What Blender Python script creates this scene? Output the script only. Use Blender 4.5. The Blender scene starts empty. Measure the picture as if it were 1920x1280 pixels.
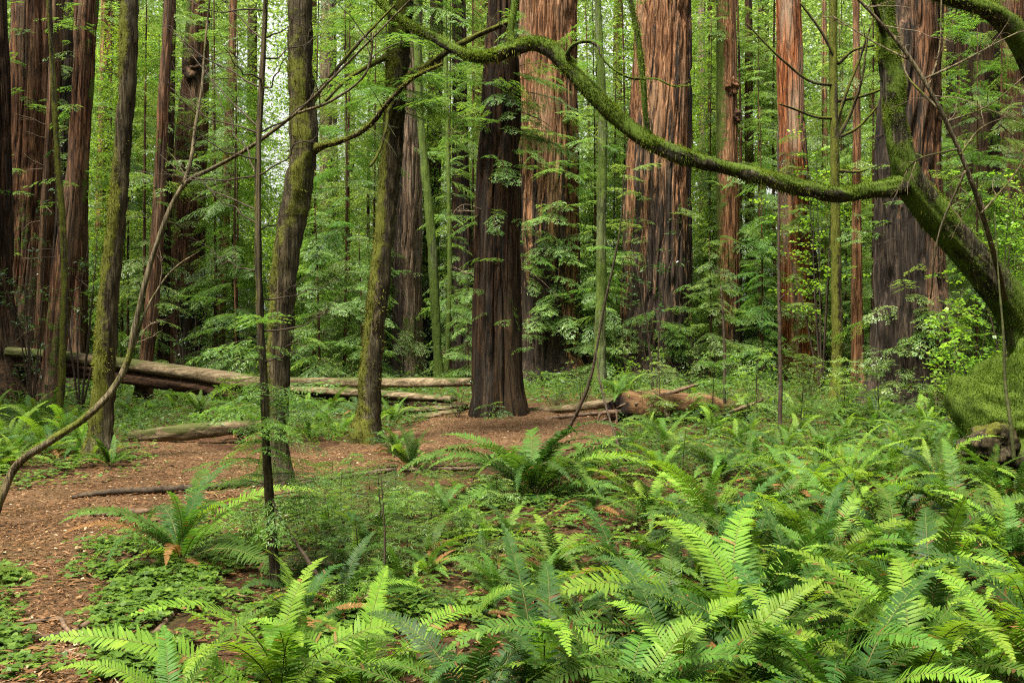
import bpy, math, random
import numpy as np
from mathutils import Vector, Matrix
C = bpy.context.scene.collection
R = math.radians
CAMZ, FPX = 1.6, 1867.0
rng = np.random.default_rng(7)
random.seed(7)

# ------------------------------------------------------------------ basics
def P(px, py, D):
    return np.array([(px-960)/FPX*D, D, CAMZ+(640-py)/FPX*D])
def G(px, py):
    D = CAMZ*FPX/(py-640.0)
    return (px-960)/FPX*D, D
_lat = {}
def vn(u, v, seed=0, pu=64, pv=64):
    """smooth periodic value noise, 0..1"""
    k = (seed, pu, pv)
    if k not in _lat:
        _lat[k] = np.random.default_rng(seed*7919+pu*31+pv).random((pu, pv))
    L = _lat[k]
    u = np.asarray(u, float); v = np.asarray(v, float)
    u0 = np.floor(u).astype(int); v0 = np.floor(v).astype(int)
    fu = u-u0; fv = v-v0
    fu = fu*fu*(3-2*fu); fv = fv*fv*(3-2*fv)
    a = L[u0 % pu, v0 % pv]; b = L[(u0+1) % pu, v0 % pv]
    c = L[u0 % pu, (v0+1) % pv]; d = L[(u0+1) % pu, (v0+1) % pv]
    return (a*(1-fu)+b*fu)*(1-fv)+(c*(1-fu)+d*fu)*fv
def sst(a, b, x):
    t = np.clip((x-a)/(b-a), 0, 1); return t*t*(3-2*t)
def gz(x, y):
    x = np.asarray(x, float); y = np.asarray(y, float)
    z = 0.10*(vn(x*0.55+20, y*0.55, 1)-0.5)+0.05*(vn(x*1.7+9, y*1.7, 2)-0.5)
    z = z+0.16*np.exp(-((x+0.25)**2+(y-19.3)**2)/(2*1.5**2))
    z = z+0.22*sst(26, 40, y)*0.5
    z = z+0.10*np.exp(-((x-2.6)**2+(y-19.0)**2)/(2*1.6**2))
    return z

class Geo:
    """collects vertices, faces and point attributes for ONE mesh"""
    def __init__(s): s.v=[]; s.f=[]; s.n=0; s.a={}; s.mi=[]
    def add(s, v, faces, mi=0, **attr):
        v = np.asarray(v, float).reshape(-1, 3)
        for f in faces:
            f = np.asarray(f, int)
            if len(f): s.f.append(f+s.n); s.mi.append(np.full(len(f), mi, int))
        for k in set(s.a) | set(attr):
            lst = s.a.setdefault(k, [])
            have = sum(len(q) for q in lst)
            if have < s.n: lst.append(np.zeros(s.n-have))
            x = attr.get(k, 0.0)
            lst.append(np.broadcast_to(np.asarray(x, float), (len(v),)).copy())
        s.v.append(v); s.n += len(v)
    def mesh(s, name, mats, origin=(0,0,0), smooth=False):
        me = bpy.data.meshes.new(name)
        v = np.concatenate(s.v)-np.asarray(origin, float)
        me.vertices.add(len(v)); me.vertices.foreach_set('co', v.astype(np.float32).ravel())
        tot = np.concatenate([np.full(len(f), f.shape[1], int) for f in s.f])
        idx = np.concatenate([f.ravel() for f in s.f])
        me.loops.add(len(idx)); me.loops.foreach_set('vertex_index', idx.astype(np.int32))
        me.polygons.add(len(tot))
        st = np.concatenate([[0], np.cumsum(tot)[:-1]])
        me.polygons.foreach_set('loop_start', st.astype(np.int32))
        me.polygons.foreach_set('material_index', np.concatenate(s.mi).astype(np.int32))
        if smooth: me.polygons.foreach_set('use_smooth', np.ones(len(tot), bool))
        for k, lst in s.a.items():
            at = me.attributes.new(k, 'FLOAT', 'POINT')
            at.data.foreach_set('value', np.concatenate(lst).astype(np.float32))
        me.update(calc_edges=True)
        for m in (mats if isinstance(mats, (list, tuple)) else [mats]): me.materials.append(m)
        return me
def tag(o, label=None, cat=None, group=None, kind=None):
    if label: o['label'] = label
    if cat: o['category'] = cat
    if group: o['group'] = group
    if kind: o['kind'] = kind
    return o
def thing(name, label, cat, loc, group=None):
    o = bpy.data.objects.new(name, None); C.objects.link(o); o.location = tuple(loc)
    o.empty_display_size = 0.2
    return tag(o, label, cat, group)
def link(name, me, parent=None, loc=(0,0,0), rot=(0,0,0), sc=1.0):
    o = bpy.data.objects.new(name, me); C.objects.link(o)
    o.location = tuple(loc); o.rotation_euler = rot
    o.scale = (sc,)*3 if np.isscalar(sc) else sc
    if parent is not None: o.parent = parent
    return o
def copy_tree(o, parent=None):
    c = o.copy(); C.objects.link(c); c.parent = parent
    for ch in list(o.children): copy_tree(ch, c)
    return c

def catmull(pts, n):
    pts = np.asarray(pts, float)
    if len(pts) == 2: pts = np.array([pts[0], (pts[0]+pts[1])/2, pts[1]])
    d = np.concatenate([[0], np.cumsum(np.linalg.norm(np.diff(pts[:, :3], axis=0), axis=1)+1e-9)])
    t = np.linspace(0, d[-1], n)
    # cubic hermite with finite-difference tangents
    m = np.gradient(pts, d, axis=0)
    i = np.clip(np.searchsorted(d, t, side='right')-1, 0, len(pts)-2)
    h = (d[i+1]-d[i])[:, None]; u = ((t-d[i])[:, None])/h
    return ((2*u**3-3*u**2+1)*pts[i]+(u**3-2*u**2+u)*h*m[i]+(-2*u**3+3*u**2)*pts[i+1]+(u**3-u**2)*h*m[i+1])
def frames(p):
    T = np.gradient(p, axis=0); T /= np.linalg.norm(T, axis=1)[:, None]+1e-12
    ref = np.array([1.0, 0, 0]) if abs(T[0][0]) < 0.8 else np.array([0, 1.0, 0])
    N = np.zeros_like(T); n = ref-T[0]*ref.dot(T[0]); n /= np.linalg.norm(n)
    for i in range(len(T)):
        n = n-T[i]*n.dot(T[i]); n /= np.linalg.norm(n)+1e-12; N[i] = n
    return T, N, np.cross(T, N)
def tube(geo, pts, rad, segs=8, rows=None, disp=None, cap=True, mi=0, **attr):
    """pts (n,3), rad (n) -> swept tube; disp(theta, s, P, r) -> radial offset in metres; attrs may be callables"""
    pr = np.column_stack([np.asarray(pts, float), np.asarray(rad, float)])
    rows = rows or max(4, len(pr)*3)
    q = catmull(pr, rows); p = q[:, :3]; r = np.maximum(q[:, 3], 0.0008)
    T, N, B = frames(p)
    th = np.arange(segs)/segs*2*math.pi
    TH, S = np.meshgrid(th, np.linspace(0, 1, rows))
    dirv = N[:, None, :]*np.cos(TH)[..., None]+B[:, None, :]*np.sin(TH)[..., None]
    rr = np.repeat(r[:, None], segs, 1)
    base = p[:, None, :]+dirv*rr[..., None]
    if disp is not None: rr = np.maximum(rr+disp(TH, S, base, rr), 0.001)
    V = p[:, None, :]+dirv*rr[..., None]
    i = np.arange(rows-1)[:, None]*segs; j = np.arange(segs)[None, :]; j2 = (j+1) % segs
    q4 = np.stack([i+j, i+j2, i+segs+j2, i+segs+j], -1).reshape(-1, 4)
    at = {k: (f(TH, S, V, dirv).ravel() if callable(f) else np.full(rows*segs, f)) for k, f in attr.items()}
    fs = [q4]
    Vv = V.reshape(-1, 3)
    if cap:
        Vv = np.vstack([Vv, p[0], p[-1]]); k = rows*segs
        a = np.arange(segs); b = (a+1) % segs
        fs.append(np.column_stack([np.full(segs, k), b, a]))
        fs.append(np.column_stack([np.full(segs, k+1), (rows-1)*segs+a, (rows-1)*segs+b]))
        at = {kk: np.concatenate([x, [x[0], x[-1]]]) for kk, x in at.items()}
    geo.add(Vv, fs, mi, **at)
    return V, dirv
def norm(a): return a/(np.linalg.norm(a, axis=-1, keepdims=True)+1e-12)

class Leaves:
    def __init__(s): s.b=[]; s.d=[]; s.n=[]; s.l=[]; s.w=[]; s.t=[]
    def add(s, b, d, n, l, w, t):
        b = np.atleast_2d(b); k = len(b)
        s.b.append(b); s.d.append(np.broadcast_to(d, (k, 3))); s.n.append(np.broadcast_to(n, (k, 3)))
        for lst, x in ((s.l, l), (s.w, w), (s.t, t)): lst.append(np.broadcast_to(np.asarray(x, float), (k,)))
    def count(s): return sum(len(x) for x in s.b)
    def to(s, geo, mi=0, fold=0.12):
        b = np.concatenate(s.b); d = norm(np.concatenate(s.d)); n = np.concatenate(s.n)
        l = np.concatenate(s.l)[:, None]; w = np.concatenate(s.w)[:, None]; t = np.concatenate(s.t)
        side = norm(np.cross(d, n)); n = np.cross(side, d)
        m = b+d*l*0.45
        v = np.stack([b, m+side*w/2+n*w*fold, b+d*l-n*l*0.06, m-side*w/2+n*w*fold], 1)
        k = len(b)
        f = np.arange(k*4).reshape(-1, 4)
        geo.add(v.reshape(-1, 3), [f], mi, tone=np.repeat(t, 4))

# ------------------------------------------------------------------ materials
def nodes(name):
    m = bpy.data.materials.new(name); m.use_nodes = True
    nt = m.node_tree; nt.nodes.clear()
    return m, nt
def N(nt, t, **kw):
    n = nt.nodes.new(t)
    for k, v in kw.items():
        if k.startswith('i_'):
            key = k[2:]; key = int(key) if key.isdigit() else key.replace('_', ' ')
            n.inputs[key].default_value = v
        else: setattr(n, k, v)
    return n
def ramp(nt, fac, stops):
    n = nt.nodes.new('ShaderNodeValToRGB'); e = n.color_ramp.elements
    while len(e) < len(stops): e.new(0.5)
    for x, (p, c) in zip(e, stops): x.position = p; x.color = (*c, 1)
    nt.links.new(fac, n.inputs[0]); return n.outputs[0]
def noise(nt, vec, scale, detail=5, rough=0.6, dist=0.0):
    n = N(nt, 'ShaderNodeTexNoise'); n.inputs['Scale'].default_value = scale
    n.inputs['Detail'].default_value = detail; n.inputs['Roughness'].default_value = rough; n.inputs['Distortion'].default_value = dist
    nt.links.new(vec, n.inputs['Vector']); return n.outputs['Fac']
def mapping(nt, scale):
    tc = N(nt, 'ShaderNodeTexCoord'); mp = N(nt, 'ShaderNodeMapping'); mp.inputs['Scale'].default_value = scale
    nt.links.new(tc.outputs['Object'], mp.inputs['Vector']); return mp.outputs[0]
def mix(nt, fac, a, b, blend='MIX'):
    n = N(nt, 'ShaderNodeMix', data_type='RGBA', blend_type=blend)
    def s(x, i):
        if hasattr(x, 'is_linked') or hasattr(x, 'links'): nt.links.new(x, n.inputs[i])
        elif isinstance(x, (int, float)): n.inputs[i].default_value = x
        else: n.inputs[i].default_value = (*x, 1)
    s(fac, 0); s(a, 6); s(b, 7); return n.outputs[2]
def mth(nt, op, a, b=None, clamp=False):
    n = N(nt, 'ShaderNodeMath', operation=op, use_clamp=clamp)
    for i, x in enumerate((a, b)):
        if x is None: continue
        if isinstance(x, (int, float)): n.inputs[i].default_value = x
        else: nt.links.new(x, n.inputs[i])
    return n.outputs[0]
def attr(nt, name):
    return N(nt, 'ShaderNodeAttribute', attribute_name=name).outputs['Fac']
def finish(nt, col, rough=0.9, bump=None, bstr=0.5, bdist=0.02, spec=0.2):
    b = N(nt, 'ShaderNodeBsdfPrincipled'); b.inputs['Roughness'].default_value = rough
    b.inputs['Specular IOR Level'].default_value = spec
    nt.links.new(col, b.inputs['Base Color'])
    if bump is not None:
        bp = N(nt, 'ShaderNodeBump'); bp.inputs['Strength'].default_value = bstr; bp.inputs['Distance'].default_value = bdist
        nt.links.new(bump, bp.inputs['Height']); nt.links.new(bp.outputs[0], b.inputs['Normal'])
    o = N(nt, 'ShaderNodeOutputMaterial'); nt.links.new(b.outputs[0], o.inputs[0])

def bark(name, dark, mid, light, grey=(0.16, 0.14, 0.11), greyamt=0.35, s=1.0, moss=(0.05, 0.075, 0.012)):
    m, nt = nodes(name)
    v1 = mapping(nt, (9*s, 9*s, 0.75*s)); v2 = mapping(nt, (34*s, 34*s, 2.4*s)); v3 = mapping(nt, (1.3*s, 1.3*s, 0.22*s)); v4 = mapping(nt, (6, 6, 6))
    n1 = noise(nt, v1, 1, 6, 0.62, 0.3); n2 = noise(nt, v2, 1, 4, 0.6); n3 = noise(nt, v3, 1, 4, 0.6); n4 = noise(nt, v4, 1, 6, 0.65)
    h = mth(nt, 'ADD', mth(nt, 'MULTIPLY', n1, 0.62), mth(nt, 'MULTIPLY', n2, 0.38))
    col = ramp(nt, h, [(0.38, dark), (0.49, mid), (0.61, light)])
    n5 = noise(nt, mapping(nt, (11*s, 11*s, 0.62*s)), 1, 4, 0.55, 0.5)
    crack = ramp(nt, mth(nt, 'ABSOLUTE', mth(nt, 'SUBTRACT', n5, 0.5)), [(0.0, (1, 1, 1)), (0.02, (.75, .75, .75)), (0.06, (0, 0, 0))])
    col = mix(nt, mth(nt, 'MULTIPLY', crack, 0.85), col, tuple(q*0.45 for q in dark))
    col = mix(nt, 0.8, col, ramp(nt, n3, [(0.3, (0.55, 0.52, 0.5)), (0.7, (1.35, 1.35, 1.35))]), 'MULTIPLY')
    g = ramp(nt, n3, [(0.46, (0, 0, 0)), (0.62, (1, 1, 1))])
    col = mix(nt, mth(nt, 'MULTIPLY', g, greyamt), col, mix(nt, h, (grey[0]*.4, grey[1]*.4, grey[2]*.4), grey))
    ch = ramp(nt, mth(nt, 'ADD', attr(nt, 'char'), mth(nt, 'MULTIPLY', mth(nt, 'SUBTRACT', h, 0.5), -2.6)), [(0.40, (0, 0, 0)), (0.62, (1, 1, 1))])
    col = mix(nt, mth(nt, 'MULTIPLY', ch, 0.95), col, ramp(nt, h, [(0.38, (0.008, 0.007, 0.006)), (0.5, (0.022, 0.017, 0.013)), (0.62, (0.072, 0.053, 0.038))]))
    ms = ramp(nt, mth(nt, 'ADD', attr(nt, 'moss'), mth(nt, 'MULTIPLY', mth(nt, 'SUBTRACT', n4, 0.5), 1.3)), [(0.42, (0, 0, 0)), (0.62, (1, 1, 1))])
    mc = mix(nt, n4, (moss[0]*.45, moss[1]*.45, moss[2]*.6), (moss[0]*1.5, moss[1]*1.5, moss[2]*1.3))
    col = mix(nt, mth(nt, 'MULTIPLY', ms, 0.93), col, mc)
    hb = mth(nt, 'ADD', mth(nt, 'SUBTRACT', h, mth(nt, 'MULTIPLY', crack, 0.25)), mth(nt, 'MULTIPLY', mth(nt, 'MULTIPLY', ms, n4), 0.5))
    finish(nt, col, 0.92, hb, 0.9, 0.035/s**0.5, 0.12)
    return m
def leaf(name, stops, trans=0.4, rough=0.5, spec=0.35, tcol=None, hue=0.0, val=0.25):
    m, nt = nodes(name)
    col = ramp(nt, attr(nt, 'tone'), stops)
    oi = N(nt, 'ShaderNodeObjectInfo')
    hs = N(nt, 'ShaderNodeHueSaturation')
    nt.links.new(col, hs.inputs['Color'])
    nt.links.new(mth(nt, 'ADD', mth(nt, 'MULTIPLY', oi.outputs['Random'], val*2), 1-val), hs.inputs['Value'])
    nt.links.new(mth(nt, 'ADD', mth(nt, 'MULTIPLY', oi.outputs['Random'], hue*2), 0.5-hue), hs.inputs['Hue'])
    col = hs.outputs[0]
    b = N(nt, 'ShaderNodeBsdfPrincipled'); b.inputs['Roughness'].default_value = rough; b.inputs['Specular IOR Level'].default_value = spec
    nt.links.new(col, b.inputs['Base Color'])
    t = N(nt, 'ShaderNodeBsdfTranslucent')
    nt.links.new(mix(nt, 1.0, col, tcol or (1.5, 1.52, 0.75), 'MULTIPLY'), t.inputs['Color'])
    ms = N(nt, 'ShaderNodeMixShader'); ms.inputs[0].default_value = trans
    nt.links.new(b.outputs[0], ms.inputs[1]); nt.links.new(t.outputs[0], ms.inputs[2])
    o = N(nt, 'ShaderNodeOutputMaterial'); nt.links.new(ms.outputs[0], o.inputs[0])
    return m
def plain(name, a, b, scale=12, rough=0.85, stretch=(1, 1, 1), bstr=0.4):
    m, nt = nodes(name); v = mapping(nt, tuple(scale*q for q in stretch)); n = noise(nt, v, 1, 6, 0.65)
    finish(nt, ramp(nt, n, [(0.35, a), (0.65, b)]), rough, n, bstr, 0.01); return m

M = {}
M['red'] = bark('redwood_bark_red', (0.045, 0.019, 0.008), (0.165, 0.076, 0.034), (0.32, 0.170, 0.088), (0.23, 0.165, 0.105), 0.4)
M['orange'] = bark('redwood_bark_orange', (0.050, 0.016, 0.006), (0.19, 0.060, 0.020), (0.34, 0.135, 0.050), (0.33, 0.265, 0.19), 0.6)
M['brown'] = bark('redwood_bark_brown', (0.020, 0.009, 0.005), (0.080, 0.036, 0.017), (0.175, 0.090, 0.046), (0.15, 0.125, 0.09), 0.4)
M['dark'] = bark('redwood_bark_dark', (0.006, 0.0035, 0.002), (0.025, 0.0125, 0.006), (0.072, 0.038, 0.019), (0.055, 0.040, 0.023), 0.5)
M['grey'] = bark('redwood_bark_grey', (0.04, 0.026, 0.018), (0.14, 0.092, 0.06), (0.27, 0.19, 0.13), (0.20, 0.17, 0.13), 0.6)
M['moss'] = bark('mossy_bark', (0.014, 0.010, 0.006), (0.044, 0.034, 0.017), (0.10, 0.080, 0.043), (0.10, 0.09, 0.06), 0.4, 1.6, (0.078, 0.084, 0.012))
M['maple'] = bark('maple_bark', (0.014, 0.012, 0.007), (0.042, 0.036, 0.020), (0.11, 0.095, 0.06), (0.13, 0.12, 0.085), 0.35, 1.4, (0.058, 0.092, 0.010))
M['alder'] = bark('alder_bark', (0.05, 0.065, 0.02), (0.085, 0.105, 0.035), (0.13, 0.15, 0.065), (0.14, 0.15, 0.10), 0.4, 1.0, (0.075, 0.11, 0.02))
M['vine'] = bark('vine_bark', (0.035, 0.026, 0.013), (0.095, 0.073, 0.038), (0.19, 0.155, 0.09), (0.17, 0.15, 0.10), 0.4, 2.0, (0.075, 0.085, 0.012))
M['twig'] = plain('twig_wood', (0.022, 0.015, 0.010), (0.07, 0.050, 0.032), 20)
M['paletwig'] = plain('pale_twig_wood', (0.06, 0.043, 0.026), (0.17, 0.125, 0.08), 20)
M['mosstwig'] = plain('mossy_twig_wood', (0.020, 0.022, 0.008), (0.06, 0.065, 0.02), 20)
M['mossleaf'] = leaf('moss_tufts', [(0, (0.022, 0.035, 0.005)), (0.5, (0.062, 0.092, 0.010)), (1, (0.15, 0.20, 0.022))], 0.35, 0.9, 0.05, val=0.0)
M['mossbrown'] = leaf('brown_moss_tufts', [(0, (0.022, 0.019, 0.006)), (0.6, (0.060, 0.058, 0.012)), (1, (0.14, 0.15, 0.022))], 0.3, 0.9, 0.05, val=0.0)
M['mossrock'] = leaf('boulder_moss', [(0, (0.020, 0.042, 0.005)), (0.5, (0.062, 0.110, 0.010)), (1, (0.14, 0.20, 0.020))], 0.35, 0.9, 0.05, val=0.0)
M['needle'] = leaf('conifer_needles', [(0, (0.030, 0.072, 0.016)), (0.55, (0.070, 0.138, 0.026)), (1, (0.15, 0.235, 0.042))], 0.46, 0.45, 0.4, hue=0.012)
M['needlepale'] = leaf('pale_conifer_needles', [(0, (0.062, 0.115, 0.034)), (0.55, (0.130, 0.21, 0.058)), (1, (0.245, 0.335, 0.10))], 0.5, 0.4, 0.5, hue=0.012)
M['broad'] = leaf('broad_leaves', [(0, (0.06, 0.12, 0.014)), (0.5, (0.13, 0.23, 0.022)), (1, (0.25, 0.36, 0.045))], 0.5, 0.4, 0.4, hue=0.015)
M['bay'] = leaf('glossy_leaves', [(0, (0.018, 0.055, 0.016)), (0.7, (0.045, 0.11, 0.025)), (1, (0.11, 0.16, 0.03))], 0.3, 0.28, 0.6)
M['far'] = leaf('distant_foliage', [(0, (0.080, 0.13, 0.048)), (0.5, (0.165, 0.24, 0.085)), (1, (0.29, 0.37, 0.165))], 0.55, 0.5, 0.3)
M['fern0'] = leaf('fern_dark_green', [(0, (0.014, 0.042, 0.009)), (0.6, (0.029, 0.075, 0.014)), (.9, (0.056, 0.115, 0.019)), (1, (0.10, 0.055, 0.02))], 0.32, 0.55, 0.2, hue=0.01)
M['fern1'] = leaf('fern_mid_green', [(0, (0.032, 0.080, 0.011)), (0.6, (0.064, 0.138, 0.018)), (.9, (0.115, 0.205, 0.024)), (1, (0.13, 0.075, 0.025))], 0.38, 0.55, 0.2, hue=0.012)
M['fern2'] = leaf('fern_young_green', [(0, (0.075, 0.16, 0.014)), (0.6, (0.14, 0.245, 0.024)), (.95, (0.25, 0.36, 0.04)), (1, (0.2, 0.13, 0.04))], 0.42, 0.55, 0.2, hue=0.01, val=0.15)
M['fern3'] = leaf('fern_dead_brown', [(0, (0.10, 0.045, 0.016)), (0.6, (0.20, 0.095, 0.035)), (1, (0.32, 0.18, 0.08))], 0.25, 0.8, 0.1)
M['rachis'] = plain('fern_stalk', (0.06, 0.055, 0.02), (0.12, 0.12, 0.035), 30)
M['oxalis'] = leaf('oxalis_leaves', [(0, (0.034, 0.078, 0.009)), (0.6, (0.078, 0.145, 0.015)), (1, (0.15, 0.235, 0.028))], 0.35, 0.5, 0.3, val=0.0)
M['litter'] = leaf('litter_bits', [(0, (0.045, 0.024, 0.012)), (0.35, (0.108, 0.052, 0.022)), (0.7, (0.21, 0.112, 0.052)), (0.95, (0.30, 0.19, 0.10)), (1, (0.36, 0.28, 0.18))], 0.05, 0.9, 0.1, val=0.0)
M['root'] = plain('root_bark', (0.05, 0.032, 0.02), (0.17, 0.11, 0.07), 14)

def ground_mat(name, a, b, c, green):
    m, nt = nodes(name)
    v = mapping(nt, (1, 1, 1))
    n1 = noise(nt, v, 1.1, 6, 0.6); n2 = noise(nt, v, 26, 6, 0.7); n3 = noise(nt, v, 90, 4, 0.7)
    col = ramp(nt, mth(nt, 'ADD', mth(nt, 'MULTIPLY', n2, 0.55), mth(nt, 'MULTIPLY', n3, 0.45)), [(0.36, a), (0.5, b), (0.64, c)])
    vo = N(nt, 'ShaderNodeTexVoronoi'); vo.inputs['Scale'].default_value = 38; vo.inputs['Randomness'].default_value = 1
    nt.links.new(v, vo.inputs['Vector'])
    col = mix(nt, mth(nt, 'MULTIPLY', ramp(nt, vo.outputs['Color'], [(0.7, (0, 0, 0)), (0.78, (1, 1, 1))]), 0.55), col, c)
    col = mix(nt, 0.75, col, ramp(nt, noise(nt, v, 0.8, 5, 0.6), [(0.35, (0.5, 0.46, 0.42)), (0.62, (1.15, 1.15, 1.15))]), 'MULTIPLY')
    g = ramp(nt, n1, [(0.5, (0, 0, 0)), (0.66, (1, 1, 1))])
    col = mix(nt, mth(nt, 'MULTIPLY', g, green), col, mix(nt, n2, (0.012, 0.022, 0.006), (0.05, 0.075, 0.015)))
    finish(nt, col, 0.95, mth(nt, 'ADD', n2, mth(nt, 'MULTIPLY', n3, 0.6)), 1.0, 0.03, 0.1)
    return m
M['ground'] = ground_mat('forest_floor', (0.022, 0.013, 0.008), (0.062, 0.032, 0.017), (0.15, 0.075, 0.036), 0.6)
M['path'] = ground_mat('path_litter', (0.034, 0.020, 0.011), (0.110, 0.063, 0.033), (0.225, 0.132, 0.070), 0.2)

# ------------------------------------------------------------------ world, sun, camera
SUN_EL, SUN_AZ = 64, 218        # degrees; azimuth measured clockwise from +Y
sc = bpy.context.scene
w = bpy.data.worlds.new('World'); sc.world = w; w.use_nodes = True
nt = w.node_tree; nt.nodes.clear()
sky = N(nt, 'ShaderNodeTexSky'); sky.sky_type = 'NISHITA'; sky.sun_disc = False
sky.sun_elevation = R(SUN_EL); sky.sun_rotation = R(SUN_AZ); sky.dust_density = 4; sky.air_density = 1.2; sky.ozone_density = 0.6
hs = N(nt, 'ShaderNodeHueSaturation'); hs.inputs['Saturation'].default_value = 0.02
bg = N(nt, 'ShaderNodeBackground'); bg.inputs['Strength'].default_value = 0.075
wo = N(nt, 'ShaderNodeOutputWorld')
nt.links.new(sky.outputs[0], hs.inputs['Color']); nt.links.new(hs.outputs[0], bg.inputs[0]); nt.links.new(bg.outputs[0], wo.inputs[0])
sl = bpy.data.lights.new('sun', 'SUN'); sl.energy = 2.9; sl.angle = R(13); sl.color = (1.0, 0.94, 0.79)
so = bpy.data.objects.new('sun', sl); C.objects.link(so)
dv = Vector((math.sin(R(SUN_AZ))*math.cos(R(SUN_EL)), math.cos(R(SUN_AZ))*math.cos(R(SUN_EL)), math.sin(R(SUN_EL))))
so.rotation_euler = (-dv).to_track_quat('-Z', 'Y').to_euler(); so.location = (0, 0, 40)
cam = bpy.data.cameras.new('camera'); cam.sensor_width = 36; cam.lens = 36*FPX/1920; cam.clip_end = 1000; cam.clip_start = 0.05
co = bpy.data.objects.new('camera', cam); C.objects.link(co); co.location = (0, 0, CAMZ); co.rotation_euler = (R(90), 0, 0)
sc.camera = co
vs = sc.view_settings; vs.view_transform = 'Standard'; vs.look = 'None'; vs.gamma = 1; vs.exposure = 2.15
cy = sc.cycles
cy.max_bounces = 6; cy.diffuse_bounces = 2; cy.glossy_bounces = 2; cy.transmission_bounces = 4; cy.transparent_max_bounces = 4
cy.use_denoising = False; cy.pixel_filter_type = 'BLACKMAN_HARRIS'; cy.filter_width = 1.15
cy.caustics_reflective = False; cy.caustics_refractive = False

# ------------------------------------------------------------------ ground and path
def pip(px, py, poly):
    px = np.asarray(px, float); py = np.asarray(py, float)
    inside = np.zeros(px.shape, bool); n = len(poly)
    for i in range(n):
        x1, y1 = poly[i]; x2, y2 = poly[(i+1) % n]
        if y1 == y2: continue
        c = ((y1 > py) != (y2 > py)) & (px < (x2-x1)*(py-y1)/(y2-y1)+x1)
        inside ^= c
    return inside
def to_px(x, y):
    y = np.maximum(np.asarray(y, float), 0.5)
    return 960+x/y*FPX, 640+CAMZ/y*FPX
PATH = [(-900, 1420), (215, 1420), (235, 1280), (215, 1130), (205, 1060), (250, 985), (340, 955), (420, 940), (500, 918), (620, 898), (740, 876), (870, 866), (1000, 850), (1130, 830), (1165, 800), (1110, 782), (985, 778),
        (830, 782), (770, 812), (660, 832), (560, 842), (420, 846), (280, 832), (235, 842), (285, 868), (140, 888), (60, 905), (-50, 900), (-500, 930), (-1400, 1000)]
def path_mask(x, y):
    n = (vn(x*1.6+5, y*1.6+3, 11)-0.5)*0.5+(vn(x*6, y*6, 12)-0.5)*0.22
    n2 = (vn(x*1.6+35, y*1.6+13, 13)-0.5)*0.5+(vn(x*6, y*6+9, 14)-0.5)*0.22
    px, py = to_px(x+n, np.maximum(y+n2*1.6, 1.0))
    return pip(px, py, PATH)
g = Geo()
ys = np.concatenate([np.linspace(-30, 2, 24)[:-1], np.geomspace(2, 60, 260), np.geomspace(62, 420, 30)])
us = np.linspace(-1, 1, 241); us = np.sign(us)*np.abs(us)**1.25
U, Y = np.meshgrid(us, ys); X = U*(np.abs(Y)*0.8+10)
Z = gz(X, Y)
r_, c_ = X.shape
i = np.arange(r_-1)[:, None]*c_; j = np.arange(c_-1)[None, :]
g.add(np.stack([X, Y, Z], -1), [np.stack([i+j, i+j+1, i+c_+j+1, i+c_+j], -1).reshape(-1, 4)])
tag(link('ground', g.mesh('ground', M['ground'], smooth=True)), kind='structure')
g = Geo()
xs = np.arange(-7.5, 2.8, 0.05); yy = np.arange(3.4, 23, 0.05)
X, Y = np.meshgrid(xs, yy); Z = gz(X, Y)+0.012+0.012*(vn(X*9, Y*9, 5)-0.5)
r_, c_ = X.shape
i = np.arange(r_-1)[:, None]*c_; j = np.arange(c_-1)[None, :]
cells = np.stack([i+j, i+j+1, i+c_+j+1, i+c_+j], -1).reshape(-1, 4)
cm = path_mask((X[:-1, :-1]+0.025).ravel(), (Y[:-1, :-1]+0.025).ravel())
g.add(np.stack([X, Y, Z], -1), [cells[cm]])
me = g.mesh('path', M['path'], smooth=True)
import bmesh
bm = bmesh.new(); bm.from_mesh(me)
bmesh.ops.delete(bm, geom=[v for v in bm.verts if not v.link_faces], context='VERTS')
bm.to_mesh(me); bm.free()
tag(link('path', me), kind='structure')

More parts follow.
